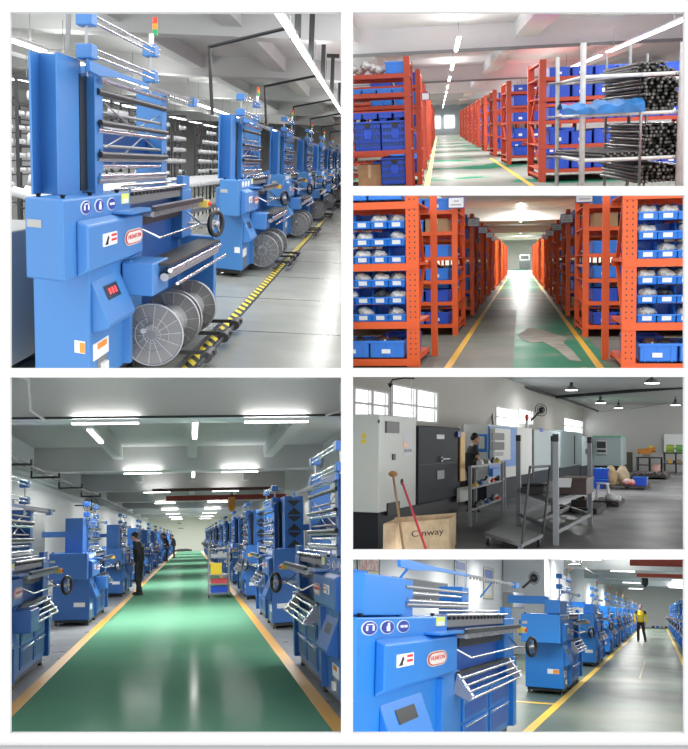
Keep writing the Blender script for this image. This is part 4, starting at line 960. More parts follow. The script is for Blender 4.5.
def wall_board(name, lab, cat, px0, px1, py0, py1, mt, frame=None, x=-4.98, parts=()):
    a = R6.P(px0, (py0 + py1) / 2, x=x); b = R6.P(px1, (py0 + py1) / 2, x=x); z1 = R6.P(px0, py0, x=x).z; z0 = R6.P(px0, py1, x=x).z
    t = thing(name, lab, cat, (x, a.y, z0)); MB().box(-.02, .0, 0, b.y - a.y, 0, z1 - z0).build('board', mt, t)
    if frame: MB().box(0, .01, .0, b.y - a.y, -.02, .0).box(0, .01, 0, b.y - a.y, z1 - z0, z1 - z0 + .02).box(0, .01, -.03, 0, -.02, z1 - z0 + .02).box(0, .01, b.y - a.y, b.y - a.y + .03, -.02, z1 - z0 + .02).build('frame', frame, t)
    W_ = b.y - a.y; H_ = z1 - z0
    for (u0, u1, v0, v1, mm) in parts: MB().box(0, .008, u0 * W_, u1 * W_, v0 * H_, v1 * H_).build('print', mm, t)
    return t
food = mat('print_rose', (.45, .08, .08), .5, col2=(.7, .45, .35), nscale=9)
wall_board('poster', 'framed picture with red and cream shapes at the upper left of the bright hall', 'picture', 358, 379, 556, 577, PAPER, BLACK, parts=((.05, .95, .35, .95, food), (.2, .9, .25, .4, mat('print_yellow', (.75, .6, .2), .5))))
wall_board('notice_board', 'dark grey window board on the white wall behind the big blue machine', 'board', 392, 447, 577, 601, mat('dark_board', (.08, .09, .10), .4), GREYM)
wall_board('notice', 'blue and white notice on the white wall over the roller comb', 'notice', 455, 466, 559, 590, mat('pale_blue_print', (.55, .66, .82), .5), GREYM, parts=((.1, .9, .7, .95, mat('print_blue', (.05, .15, .5), .5)), (.2, .8, .1, .5, PAPER)))
wall_board('notice', 'cream and blue notice on the white wall, right one over the roller comb', 'notice', 484, 493, 567, 598, mat('cream_print', (.75, .68, .5), .5), GREYM, parts=((.1, .9, .5, .95, mat('print_blue', (0, 0, 0))), (.2, .8, .1, .4, PAPER)))
for i, (a, b_, c_, d_) in enumerate(((513, 524, 592, 608),)):
    p = R6.P(a, 600, x=-3.9); q = R6.P(b_, 600, x=-3.9); z0 = R6.P(a, d_, x=-3.9).z; z1 = R6.P(a, c_, x=-3.9).z
    t = thing('electric_box', 'grey electric box on the wall left of the second blue machine', 'box', (-3.9, p.y, z0)); MB().box(-.3, 0, 0, q.y - p.y, 0, z1 - z0).build('box_body', GREYM, t, .01); MB().box(0, .012, .1, q.y - p.y - .1, .03, z1 - z0 - .03).build('box_door', mat('grey_door', (.3, .31, .32), .4), t)
p = R6.P(519, 620, x=-3.9).y
slab('trim_1', -4.98, -3.6, p + 4.2, p + 6.5, 0, 4.5, wal6)
t = thing('wall_fan', 'black fan on the white pillar above the second blue machine', 'fan', (R6.P(534, 578, y=26).x, 26, R6.P(534, 578, y=26).z))
c = MB(); [c.torus((0, 0, 0), (.8, -1, 0), r, .010, 22, 5) for r in (.06, .11, .15)]; c.build('cage', BLACK, t); MB().ball((0, 0, 0), .1).bar((0, 0, 0), (-.3, .1, -.25), .05).build('motor', BLACK, t)
single(MB().bar((0, 0, 0), (0, 40, 0), .06).build('pipe', GREYM), 'grey pipe high along the left wall of the bright hall', 'pipe', None, (-3.4, 22, 3.5))
for i, y in enumerate((22, 26, 31, 37, 44)): single(MB().tube([(-.5, 0, .0), (0, 0, 0), (0, 0, .25)], .035, 6).build('pipe_bracket', BLACK), 'black pipe bracket over the left machines of the bright hall, %s' % ORD[i], 'bracket', 'black brackets in the bright hall', (-3.1, y, 3.35))
for i in range(5): single(MB().box(-.16, .16, 0, .5, 0, .12 + .05 * (i % 2)).box(-.1, .1, .1, .3, .1, .22).build('floor_box', (DARKM, BLUE6D, GREYM)[i % 3]), 'small dark item on the floor against the far wall, %s from the left' % ORD[i], 'item', 'items along the far wall', (-.6 + .42 * i, 109.5, 0))

# ================================================================ ROOM 5: machining shop
ROOM = R5
cei5 = mat('shop_ceiling', (.36, .37, .36), .8); wal5 = mat('shop_wall', (.50, .48, .44), .8, noise=.06, nscale=.4); wal5b = mat('shop_back_wall', (.52, .52, .50), .8)
f5 = floor_mat('oily_concrete', (.12, .12, .125), (.24, .24, .24), .4, .3, .7, .4, rnoise=.1)
slab('floor', -6.7, 3, 9, 61, -.1, 0, f5); slab('ceiling', -6.7, 4, 26, 61, 3.85, 4.0, cei5)
slab('wall_back', -6.7, 4, 60.5, 60.7, 0, 3.85, wal5b)
Yv = lambda px, x: R5.P(px, 460, x=x).y
Zv = lambda px, py, x: R5.P(px, py, x=x).z
XL = -6.5
SKYW = mat('daylit_window', (.95, .98, 1), .3, emit=1.3)
wins = [(353, 388, 386, 424), (391, 437, 392, 424), (496, 518, 410, 426), (564, 583, 421, 433), (519, 533, 411, 424)]
# wall built in pieces round its windows
edges = []
for i, (a, b_, c_, d_) in enumerate(wins):
    y0_, y1_ = Yv(a, XL), Yv(b_, XL); z1 = Zv(b_, c_ + (0 if i else 3), XL) if i != 0 else Zv(b_, 392, XL); z0 = 2.05 if i < 2 else Zv(a, d_, XL)
    edges.append((y0_, y1_, z0, z1))
    o = MB().box(XL - .12, XL - .1, y0_, y1_, z0, z1).build('window_%d' % (i + 1), SKYW); struct(o)
    fr = MB()
    for z in (z0, z1 - .04, (z0 + (z1 - z0) * .45)): fr.box(XL - .06, XL + .01, y0_, y1_, z, z + .045)
    n = 3 if i < 2 else 2
    for k in range(n): y = y0_ + (y1_ - y0_) * k / (n - 1); fr.box(XL - .06, XL + .015, y - .09, y + .09, z0, z1)
    fr.build('window_frame', mat('window_grey', (.55, .55, .54), .5), o, keep=True)
edges.sort(); y = 9; wl = MB()
for y0_, y1_, z0, z1 in edges:
    if y0_ > y: wl.box(XL - .15, XL, y, y0_, 0, 3.85)
    wl.box(XL - .15, XL, y0_, y1_, 0, z0); wl.box(XL - .15, XL, y0_, y1_, z1, 3.85); y = y1_
wl.box(XL - .15, XL, y, 60.6, 0, 3.85); struct(wl.build('wall_left', wal5))
# daylight through the windows
for i, (y0_, y1_, z0, z1) in enumerate(edges):
    ld = bpy.data.lights.new('window_daylight', 'AREA'); ld.shape = 'RECTANGLE'; ld.size = z1 - z0; ld.size_y = y1_ - y0_; ld.energy = 22 * (y1_ - y0_) / 4; ld.color = (.95, .98, 1)
    lo = bpy.data.objects.new('window_daylight', ld); C.objects.link(lo); lo.matrix_world = R5.M @ Matrix.Translation((XL - .03, (y0_ + y1_) / 2, (z0 + z1) / 2)) @ Matrix.Rotation(-PI / 2, 4, 'Y')
def onx(name, mt, parent, px0, px1, py0, py1, x, base, th=.02):        # a panel lying on the aisle face of a machine
    y0_, y1_ = Yv(px0, x), Yv(px1, x); pm = (px0 + px1) / 2; z1, z0 = Zv(pm, py0, x), Zv(pm, py1, x)
    return MB().box(x - base[0], x - base[0] + th, y0_ - base[1], y1_ - base[1], z0, z1).build(name, mt, parent)
CW = mat('cnc_white', (.62, .64, .60), .4); CD = mat('cnc_dark', (.022, .028, .038), .6, spec=.2); CG = mat('cnc_grey_blue', (.34, .41, .42), .42); CB = mat('cnc_blue', (.03, .20, .62), .35); CT = mat('cnc_teal_grey', (.13, .19, .20), .45)
X0 = -4.4; ya_, yb_, yc_ = Yv(379, X0), Yv(416, X0), Yv(461, X0)
t = thing('cnc_lathe', 'white and black lathe cabinet in the front left of the machining shop', 'machine', (X0, ya_, 0)); Bs = (X0, ya_)
MB().box(-1.4, 0, 0, yb_ - ya_, .55, 1.98).build('electrical_cabinet', CW, t, .012)
MB().box(-1.5, -.02, yb_ - ya_, yc_ - ya_, .53, 1.86).build('sliding_door_body', CD, t, .012)
MB().box(-.02, .03, yb_ - ya_ + .05, yc_ - ya_ - .4, .56, 1.84).build('sliding_door', CD, t, .01)
MB().box(-1.5, -.04, .1, yc_ - ya_ - .1, 0, .56).build('base', mat('cnc_base', (.014, .016, .02), .5), t)
MB().box(.03, .034, yb_ - ya_ + .1, yc_ - ya_ - .5, 1.2, 1.205).build('door_seam', BLACK, t)
onx('vent_screen', BLACK, t, 385, 398, 421.5, 433, X0, Bs); onx('vent_screen', BLACK, t, 387, 399, 502, 514, X0, Bs)
onx('switch', BLACK, t, 392, 394.5, 454, 460, X0, Bs)
nt = onx('notice_sheet', PAPER, t, 403, 412, 433.6, 456, X0, Bs, .008); onx('sheet_line', ORL, nt, 403.5, 406, 442, 448, X0, Bs, .012); onx('sheet_line', GREYM, nt, 403.5, 411, 449, 452, X0, Bs, .012)
onx('yellow_edge', mat('cnc_yellow', (.75, .42, .03), .4), t, 459.5, 464, 432, 481, X0 + .03, Bs)
onx('blue_tag', SIGNBLUE, t, 456.5, 460, 431.5, 437, X0 + .05, Bs, .03); onx('maker_label', PAPER, t, 436.5, 444, 434.5, 439, X0 + .035, Bs, .006); onx('door_plate', GREYM, t, 437, 444, 470.5, 479, X0 + .035, Bs, .008)
yk = Yv(440.5, X0 + .04) - ya_; zk = Zv(440.5, 459, X0 + .04)
MB().cyl((.03, yk, zk), (.07, yk, zk), .05, 16).cyl((.07, yk, zk), (.1, yk, zk), .02, 10).bar((.09, yk, zk), (.09, yk + .5, zk), .015).build('door_knob', STEEL, t)
onx('lower_white_box', CW, t, 457, 467.5, 487, 501, X0 + .05, Bs, .06)
pz = R5.P(364, 434, y=ya_); f = MB(); f.add([(pz.x - X0 - .04, -.004, pz.z - .06), (pz.x - X0 + .04, -.004, pz.z - .06), (pz.x - X0, -.004, pz.z + .05)], [(0, 1, 2)]); f.add([(pz.x - X0 - .035, -.004, pz.z - .14), (pz.x - X0 + .035, -.004, pz.z - .14), (pz.x - X0 + .035, -.004, pz.z - .08), (pz.x - X0 - .035, -.004, pz.z - .08)], [(0, 1, 2, 3)]); f.build('warning_sign', YELB, t)
MB().box(-.02, 0, -.006, .02, 1.85, 1.9).build('latch', BLACK, t)
# second: white and blue lathe
X1 = -5.0; ya2, yd = Yv(488, X1), Yv(532, X1)
t = thing('cnc_lathe', 'white lathe with bright blue door and hanging control panel behind the operator', 'machine', (X1, ya2, 0)); Bs = (X1, ya2)
MB().box(-.62, 0, 0, yd - ya2, .62, 2.03).build('enclosure', CW, t, .012); MB().box(-.6, -.05, .1, yd - ya2, 0, .62).build('base', CD, t)
onx('blue_door', CB, t, 488, 516, 427, 467, X1, Bs, .03); onx('chip_tray', CB, t, 485 if 0 else 489, 500, 468, 476, X1 + .1, Bs, .1)
cpn = onx('control_panel', CW, t, 490, 506, 428.5, 460, X1 + .12, Bs, .12); 
onx('screen', BLACK, cpn, 492, 504, 433, 440, X1 + .25, Bs, .01); onx('keypad', DARKM, cpn, 492, 504, 442, 450, X1 + .25, Bs, .01); onx('key_label', GREYM, cpn, 493, 503, 452, 456, X1 + .25, Bs, .01)
a = R5.P(476.5, 434, y=ya2); b_ = R5.P(487, 452, y=ya2)
wf = MB().box(a.x - X1, b_.x - X1, -.02, 0, b_.z, a.z).build('window_surround', CB, t, .01); MB().box(a.x - X1 + .06, b_.x - X1 - .06, -.03, -.02, b_.z + .08, a.z - .06).build('window_pane', mat('window_cream', (.6, .62, .56), .3), wf, .01)
# third: pale grey machine
ye = Yv(560, X1); t = thing('cnc_machine', 'pale grey machining centre with small round blue sticker behind the steel frame', 'machine', (X1, yd + .1, 0)); Bs = (X1, yd + .1)
MB().box(-1.4, .02, 0, ye - yd - .1, .66, 2.0).build('enclosure', CG, t, .012); MB().box(-1.3, -.05, 0, ye - yd - .2, 0, .66).build('base', CD, t)
onx('door_seam', BLACK, t, 533, 534, 429, 478, X1 + .02, Bs, .006); onx('sticker', SIGNBLUE, t, 540, 543, 428, 432, X1 + .02, Bs, .01)
# far ones
yf, yg = Yv(561, X1), Yv(581, X1); t = thing('cnc_machine', 'dark teal machining centre behind the pale grey one', 'machine', (X1, yf, 0))
MB().box(-1.4, 0, 0, yg - yf, .62, 2.05).build('enclosure', CT, t, .012); MB().box(-1.3, -.05, 0, yg - yf, 0, .62).build('base', CD, t); MB().box(0, .03, (yg - yf) * .62, (yg - yf) * .65, .7, 1.9).build('door_seam', BLACK, t)
yh = Yv(593, X1); t = thing('cnc_machine', 'grey machine cabinet with small dark panel between teal and green trimmed machines', 'machine', (X1, yg + .1, 0)); Bs = (X1, yg + .1)
MB().box(-1.2, .02, 0, yh - yg - .1, .55, 1.9).build('enclosure', CG, t, .012); MB().box(-1.1, -.03, 0, yh - yg - .1, 0, .55).build('base', CD, t); onx('panel', BLACK, t, 585.5, 588, 449, 454, X1 + .02, Bs, .02)
yn = 50.5; a = R5.P(593, 437, y=yn); b_ = R5.P(621, 466, y=yn)
t = thing('cnc_machine', 'pale machine with green top edge and black control screen in the back corner', 'machine', (a.x, yn, 0))
W_ = b_.x - a.x; MB().box(0, W_, 0, 4, b_.z, a.z).build('enclosure', CG, t, .012); MB().box(-.02, W_ + .02, -.02, 4, a.z, a.z + .07).build('top_trim', mat('green_trim', (.10, .42, .25), .4), t); MB().box(.05, W_ - .05, .05, 3.9, 0, b_.z).build('base', CD, t)
cpn = MB().box(W_ * .12, W_ * .5, -.15, 0, b_.z + .55, a.z - .15).build('control_panel', mat('panel_grey', (.45, .47, .47), .4), t, .01); MB().box(W_ * .15, W_ * .47, -.16, -.15, (b_.z + a.z) / 2 + .15, a.z - .22).build('screen', BLACK, cpn); MB().box(W_ * .15, W_ * .47, -.16, -.15, b_.z + .65, (b_.z + a.z) / 2 + .08).build('keypad', DARKM, cpn)
for i, (px, py) in enumerate(((527, 427),)):
    t = thing('signal_light', 'red and white signal light on the pale grey machining centre', 'signal light', (-5.3, Yv(527, -5.3), 2.0)); MB().cyl((0, 0, 0), (0, 0, .3), .05, 12).build('white_section', WHITE, t); MB().cyl((0, 0, .3), (0, 0, .5), .055, 12).build('red_section', REDL, t)
# operator
person('person in a black t-shirt working at the blue and white lathe', (R5.P(471, 450, y=22.6).x, 22.6, 0), -1.15, mat('black_tshirt', (.02, .022, .024), .7), mat('dark_jeans', (.02, .022, .03), .7), dict(lean=.05, head=.4, Le=(-.25, .1, 1.12), Lw=(-.14, .34, 1.12), Re=(.25, .1, 1.12), Rw=(.14, .36, 1.1)), sleeve='short', hgt=1.80)
# steel work shelf
A_ = R5.P(470, 527, z=0); B2 = R5.P(502, 512, z=0); 
t = thing('work_shelf', 'three tier steel shelf beside the operator, loaded with tools', 'shelf', (A_.x, A_.y, 0)); d = Vector((B2.x - A_.x, B2.y - A_.y, 0)); bk_ = Vector((-.7, .5, 0)) ; bk_ = Vector((-.35, 2.5, 0)) if 0 else Vector((-.2, 1.4, 0))
tz = R5.P(472, 466, y=A_.y).z
for p in (Vector((0, 0, 0)), d, bk_, d + bk_): MB().bar(p, p + Vector((0, 0, tz)), .06).build('post', mat('shelf_grey', (.32, .33, .34), .45), t)
tiers = [tz - .04, R5.P(470, 490, y=A_.y).z, R5.P(470, 512, y=A_.y).z]
for z in tiers:
    MB().hexa([(0, 0, z), tuple(d + Vector((0, 0, z))), tuple(d + bk_ + Vector((0, 0, z))), tuple(bk_ + Vector((0, 0, z))), (0, 0, z + .04), tuple(d + Vector((0, 0, z + .04))), tuple(d + bk_ + Vector((0, 0, z + .04))), tuple(bk_ + Vector((0, 0, z + .04)))]).build('shelf_board', mat('shelf_grey', (0, 0, 0)), t)
items = [('tool_block', DARKM, .16), ('tool_block', STEEL, .1), ('tool_block', YELB, .07), ('tool_block', PAPER, .1), ('tool_block', DARKM, .12), ('tool_block', mat('dull_blue', (.05, .12, .3), .5), .12), ('tool_block', REDL, .06), ('tool_block', GREYM, .1)]
NM = {0: 'black', 1: 'steel', 2: 'yellow', 3: 'white', 4: 'dark', 5: 'dull blue', 6: 'red', 7: 'grey'}
for ti, z in enumerate(tiers):
    for k in range(7):
        q = (k * 3 + ti * 2) % 8; p = Vector((A_.x, A_.y, z + .042)) + d * (.1 + .12 * k) + bk_ * (.2 + .25 * (k % 3)); h_ = items[q][2]
        single(MB().box(-.05, .05, -.1, .1, 0, h_ * .5).cyl((0, 0, h_ * .4), (.02, .05, h_ * .8), .03, 8).build('machine_tool', items[q][1]), 'small %s part on the %s tier of the steel work shelf, %s from front' % (NM[q], ('top', 'middle', 'bottom')[ti], ORD[k]), 'tool', 'tools on the steel work shelf', tuple(p))
# wooden crate
A2 = R5.P(383, 548, y=12.6); ztop = R5.P(383, 524, y=12.6).z; Bx = R5.P(449, 524, y=13.9)
t = thing('wooden_crate', 'open wooden crate with stencilled lettering in front of the lathe', 'crate', (A2.x, 12.6, 0)); WD = mat('crate_wood', (.60, .44, .27), .75, noise=.3, nscale=5)
ang = math.atan2(13.9 - 12.6, Bx.x - A2.x); Lc = math.hypot(Bx.x - A2.x, 1.3)
H_ = ztop; rot = Matrix.Rotation(ang, 4, 'Z'); dc = .9
def rxf(x, y, z): v = rot @ Vector((x, 0, z)); return (v.x - y * .12, v.y + y, v.z)
MB(rxf).box(0, Lc, 0, .03, .08, H_).build('front_board', WD, t); MB(rxf).box(0, Lc, dc - .03, dc, .08, H_ + .02).build('back_board', WD, t)
MB(rxf).box(0, .03, .03, dc - .03, .08, H_).build('side_board', WD, t); MB(rxf).box(Lc - .03, Lc, .03, dc - .03, .08, H_).build('side_board', WD, t); MB(rxf).box(0, Lc, 0, dc, .06, .08).build('bottom_board', WD, t)
for q in (.02, Lc - .12): MB(rxf).box(q, q + .1, 0, dc, 0, .06).build('skid', WD, t)
MB(rxf).box(.24, .30, -.01, 0, .08, H_).build('batten', WD, t)
rt = rot @ Matrix.Rotation(PI / 2, 4, 'X'); pp = rxf(Lc * .66, -.004, H_ - .17)
text('Cinway', .1, mat('stencil_black', (.03, .02, .015), .7), 'crate_lettering', t, pp, rt @ Matrix.Shear('XZ', 4, (0, 0)) if 0 else rt, .001, (Lc * .5, .11))
for i, (p0, p1, mt, lab) in enumerate((((393, 474, 14.0), (404, 552, 12.2), mat('broom_wood', (.33, .2, .11), .6), 'brown broom handle leaning on the lathe over the crate'), ((402, 482, 14.0), (427, 552, 12.2), mat('broom_red', (.55, .04, .07), .45), 'red broom handle leaning on the lathe over the crate'))):
    P0 = R5.P(p0[0], p0[1], y=p0[2]); P1 = R5.P(p1[0], p1[1], y=p1[2]); t = thing('broom', lab, 'broom', tuple(P1)); MB().cyl((0, 0, 0), P0 - P1, .017, 10).build('handle', mt, t)
    if i == 0: MB().ball(P0 - P1, .045, 6, 8, (1.6, 1, 1)).build('handle_cap', mat('cap_brown', (.4, .2, .06), .5), t)
    else: MB().ball(P0 - P1, .025, 6, 8, (1, 1, 2)).build('handle_cap', BLACK, t)
# tall steel frame
GS = mat('frame_grey', (.30, .32, .34), .45, .3)
pa, pb, pc = R5.P(518.5, 524, z=0), R5.P(556, 545, z=0), R5.P(590, 525, z=0); pd = pa + pc - pb
t = thing('open_rack', 'tall open steel rack frame standing behind the flatbed trolley', 'rack', tuple(pb))
rel = [p - pb for p in (pa, pb, pc, pd)]; hs = [R5.P(518.5, 435, y=pa.y).z, R5.P(556, 434, y=pb.y).z, R5.P(590, 437, y=pc.y).z, 1.75]
for p, h in zip(rel, hs): MB().bar(p, p + Vector((0, 0, h)), .085).build('post', GS, t); MB().bar(p + Vector((0, 0, h - .12)), p + Vector((0, 0, h)), .09).build('post_cap', BLACK, t)
zz = [R5.P(556, 503, y=pb.y).z, R5.P(556, 532, y=pb.y).z]
for z in zz:
    for i in range(4):
        p, q = rel[i], rel[(i + 1) % 4]; MB().bar(p + Vector((0, 0, z)), q + Vector((0, 0, z)), .06).build('cross_bar', GS, t)
MB().bar((rel[0] + rel[1]) / 2 + Vector((0, 0, zz[1])), (rel[2] + rel[3]) / 2 + Vector((0, 0, zz[1])), .06).build('cross_bar', GS, t)
sb = MB(); z = zz[0] + .03; sb.hexa([tuple(p + Vector((0, 0, z))) for p in rel] + [tuple(p + Vector((0, 0, z + .02))) for p in rel]); sb.build('shelf_board', GS, t)
def at_shelf(px, py, y): return R5.P(px, py, y=y)
q = R5.P(538, 495, y=18.4); qz = zz[0] + .055
single(MB().box(-.18, .2, 0, .9, 0, .1).cyl((-.17, .1, .11), (.19, .1, .11), .045, 10).cyl((-.17, .35, .11), (.19, .35, .11), .045, 10).cyl((-.17, .6, .11), (.19, .6, .11), .045, 10).build('tool_tray', BLACK), 'black tray of round steel parts on the tall steel frame', 'tray', None, (q.x, 17.6, qz))
q = R5.P(571, 490, y=17.6)
t = thing('parts_box', 'dark brown box with a lid on the right of the tall steel frame', 'box', (q.x, 17.6, qz)); MB().box(-.2, .26, 0, 1.2, 0, .26).build('box_body', mat('dark_brown_box', (.07, .045, .04), .5), t, .01); MB().box(-.21, .27, -.01, 1.21, .26, .29).build('lid', mat('brown_lid', (.10, .06, .05), .5), t)
q = R5.P(558, 482, y=16.9)
single(MB().hexa([(-.02, 0, -.07), (.20, .05, -.07), (.20, .055, -.07), (-.02, .005, -.07), (0, .1, .08), (.21, .15, .08), (.21, .155, .08), (0, .105, .08)]).build('paper_sheet', PAPER), 'white paper sheet propped beside the post of the tall steel frame', 'paper', None, (q.x, 16.9, qz + .22))
# flatbed trolley
c1, c2, c3, c4 = [R5.P(*p, z=.2) for p in ((484, 532), (522, 544), (543, 534), (506, 523))]
t = thing('flatbed_trolley', 'low flatbed trolley with tall push handle in front of the steel frame', 'trolley', (c2.x, c2.y, 0)); o_ = Vector((c2.x, c2.y, 0))
rr = [p - o_ for p in (c1, c2, c3, c4)]; MB().hexa([tuple(p + Vector((0, 0, -.05))) for p in rr] + [tuple(p) for p in rr]).build('platform', mat('trolley_grey', (.24, .25, .26), .5), t)
for p in rr:
    ct = (sum(rr, Vector()) / 4); w_ = p + (ct - p) * .15; MB().cyl((w_.x - .02, w_.y, .06), (w_.x + .02, w_.y, .06), .06, 14).build('wheel', BLACK, t); MB().box(w_.x - .03, w_.x + .03, w_.y - .03, w_.y + .03, .08, .15).build('wheel_fork', STEEL, t)
h1 = R5.P(530, 467, y=c2.y + .3) - o_; h2 = R5.P(550, 466, y=c3.y + .3) - o_
MB().tube([rr[1], h1, h2, rr[2]], .018, 8).build('push_handle', DARKM, t)
# pallets and stores
def pallet(lab, px, py, w_, l_, sk=0):
    p = R5.P(px, py, z=0); t = thing('wooden_pallet', lab, 'pallet', (p.x, p.y, 0)); dk = mat('dark_pallet', (.045, .04, .038), .7)
    for k in range(6): MB().box(0, w_, l_ * k / 6, l_ * k / 6 + l_ / 9, .1, .13).build('top_board', dk, t)
    for k in range(3): MB().box(w_ * k * .46, w_ * k * .46 + .08, 0, l_, 0, .1).build('skid', dk, t)
    return p
p = pallet('dark pallet under the sacks in the middle of the machining shop', 603, 489, 1.45, 3)
for i, (dx, dy, s_, mt, lab) in enumerate(((.22, .4, 1, 'sack_tan', 'tan paper sack on the dark pallet, left one'), (.60, .7, 1.1, 'sack_cream', 'cream paper sack on the dark pallet, right one'))):
    mt = mat(mt, ((.42, .30, .17), (.5, .40, .27))[i], .8, noise=.35, nscale=4); b = MB(); b.ball((0, 0, .3), .26, 10, 14, (1, 1.2, 1.15)); b.ball((0, .1, .5), .17, 8, 12, (1, 1, 1.1)); b.box(-.2, .2, -.2, .3, 0, .2)
    o = single(b.build('paper_sack', mt), lab, 'sack', 'paper sacks on the dark pallet', (p.x + dx, p.y + dy, .13)); remesh(o, .03, 3)
o = single(MB().ball((0, 0, .12), .17, 8, 12, (1.2, 1, .75)).ball((.15, 0, .1), .12, 8, 12).build('red_bag', mat('red_bag', (.55, .05, .06), .5, col2=(.7, .6, .55), nscale=6)), 'red and white bag between the sacks and the blue box', 'bag', None, (p.x + .80, p.y + .3, .13))
t = thing('storage_box', 'blue plastic box at the right end of the dark pallet', 'box', (p.x + 1.2, p.y + .3, .13)); MB().box(-.2, .24, 0, .8, 0, .3).build('box_body', BINB2, t, .01); MB().box(-.22, .26, -.02, .82, .27, .3).build('rim', BINB, t)
p = pallet('dark pallet loaded with flat stock behind the sacks', 630, 479, 1.6, 5)
for k in range(5): single(MB().box(0, .26, 0, 4.5, 0, .06 + .03 * (k % 3)).cyl((.13, 0, .1), (.13, 4.5, .1), .05, 8).build('flat_stock', mat('rusty_stock', (.06, .045, .045), .6)), 'bundle of dark flat stock on the rear pallet, %s from the left' % ORD[k], 'stock', 'flat stock on the rear pallet', (p.x + .05 + k * .3, p.y + .2, .13))
p = pallet('dark pallet under the white plastic stool', 592, 506, .62, 2.2)
t = thing('plastic_stool', 'white plastic stool upside down on a small dark pallet', 'stool', (p.x + .2, p.y + .8, .13)); MB().cyl((0, 0, .4), (0, 0, .43), .17, 20).build('seat', WHITE, t)
for sx in (-1, 1):
    for sy in (-1, 1): MB().cyl((sx * .17, sy * .17, 0), (sx * .11, sy * .11, .4), .028, 8).build('leg', WHITE, t)
single(MB().ball((0, 0, .08), .14, 6, 10, (1.2, 1, .7)).ball((.16, .1, .06), .09, 6, 10).build('white_bag', PAPER), 'white crumpled bag on the floor pallet beside the stool', 'bag', None, (p.x + .45, p.y + .3, .13))
p = pallet('brown pallet of parts on the floor right of the steel frame', 560, 513, .8, 2.4)
single(MB().box(0, .35, 0, 1.2, 0, .16).cyl((.2, .1, .2), (.2, 1, .2), .1, 10).build('metal_parts', mat('oily_part', (.05, .04, .035), .4, .5)), 'oily metal parts on the brown pallet', 'parts', None, (p.x + .2, p.y + .4, .13))
for i, (px, py) in enumerate(((599, 482), (602, 474))):
    p = R5.P(px, py, y=36 + i); zz_ = 0 if i == 0 else .36; t = thing('storage_box', ('dark blue crate beside the sacks, lower of two', 'dark blue crate beside the sacks, upper of two')[i], 'box', (p.x, 36, zz_), 0, 'blue crates beside the sacks'); MB().box(-.2, .3, 0, .8, 0, .34).build('box_body', BINB2, t, .01); MB().box(-.22, .32, -.02, .82, .32, .35).build('rim', BINB, t)
# back of the shop
def bench(lab, px0, px1, pyt, pyb, yb, mt):
    a = R5.P(px0, pyt, y=yb); b = R5.P(px1, pyt, y=yb); t = thing('work_bench', lab, 'bench', (a.x, yb, 0)); w_ = b.x - a.x
    MB().box(0, w_, 0, 1.5, a.z - .06, a.z).build('bench_top', mt, t)
    for x in (.05, w_ / 2, w_ - .05):
        for y in (.1, 1.4): MB().bar((x, y, 0), (x, y, a.z - .06), .06).build('leg', DARKM, t)
    MB().box(0, w_, 0, 1.5, a.z * .45, a.z * .45 + .04).build('lower_shelf', DARKM, t)
    return a, w_
a, w_ = bench('dark bench with an orange drill by the back wall', 636, 662, 457, 475, 57.5, DARKM)
t = thing('bench_drill', 'orange and yellow drill machine on the dark bench', 'machine', (a.x + .5, 58, a.z)); MB().box(-.3, .3, 0, .5, .15, .42).cyl((-.45, .2, .3), (.5, .2, .42), .14, 12).build('motor_body', mat('drill_orange', (.7, .28, .04), .45), t, .02); MB().box(-.2, .2, 0, .5, 0, .15).build('base', GREYM, t); MB().ball((.25, .2, .55), .1).build('yellow_knob', YELB, t)
single(MB().tube([(-.6, 0, .3), (-.75, 0, .9), (-.1, 0, .15), (.2, 0, .1)], .03, 6).build('swing_arm', STEEL), 'thin steel arm standing left of the orange drill', 'arm', None, (a.x - .5, 58, a.z + .05))
a, w_ = bench('dark shelf bench with green machines at the right edge of the shop', 663, 688, 452.5, 477, 56, DARKM)
for i, (dx, c_) in enumerate(((.35, (.30, .42, .05)), (.85, (.16, .36, .10)))):
    t = thing('electric_motor', ('lime green motor on the right hand bench, left one', 'darker green motor on the right hand bench, right one')[i], 'motor', (a.x + dx, 56.5, a.z), 0, 'green motors'); mt = mat('motor_green%d' % i, c_, .4); MB().cyl((-.2, 0, .22), (.2, 0, .22), .2, 16).build('casing', mt, t); MB().box(-.15, .15, -.15, .15, 0, .08).build('foot', mt, t); MB().cyl((.2, 0, .22), (.3, 0, .22), .05, 10).build('shaft', STEEL, t)
for k in range(6): single(MB().box(0, .18, 0, .4, 0, .16 + .05 * (k % 2)).cyl((.09, -.02, .1), (.09, 0, .1), .05, 8).build('stored_part', (GREYM, YEL, DARKM, CARD, CT, REDL)[k]), 'small part stored under the right hand bench, %s from the left' % ORD[k], 'part', 'parts under the right hand bench', (a.x + .05 + k * .22, 56.2, a.z * .45 + .045))
a = R5.P(664, 434, y=60.3); b = R5.P(686, 452, y=60.3); t = thing('whiteboard', 'white board on the back wall above the green motors', 'board', (a.x, 60.3, b.z)); MB().box(0, b.x - a.x, 0, .05, 0, a.z - b.z).build('board', mat('whiteboard_white', (.85, .88, .88), .4), t); MB().box(-.04, b.x - a.x + .04, .0, .06, -.04, 0).build('frame', STEEL, t)
p = R5.P(657, 474, z=0); single(MB().cyl((0, 0, 0), (0, 0, .5), .18, 16, .22).torus((0, 0, .5), (0, 0, 1), .22, .02).build('bucket', mat('pink_bucket', (.6, .35, .3), .5)), 'pinkish bucket on the floor left of the right hand bench', 'bucket', None, (p.x, 54, 0))
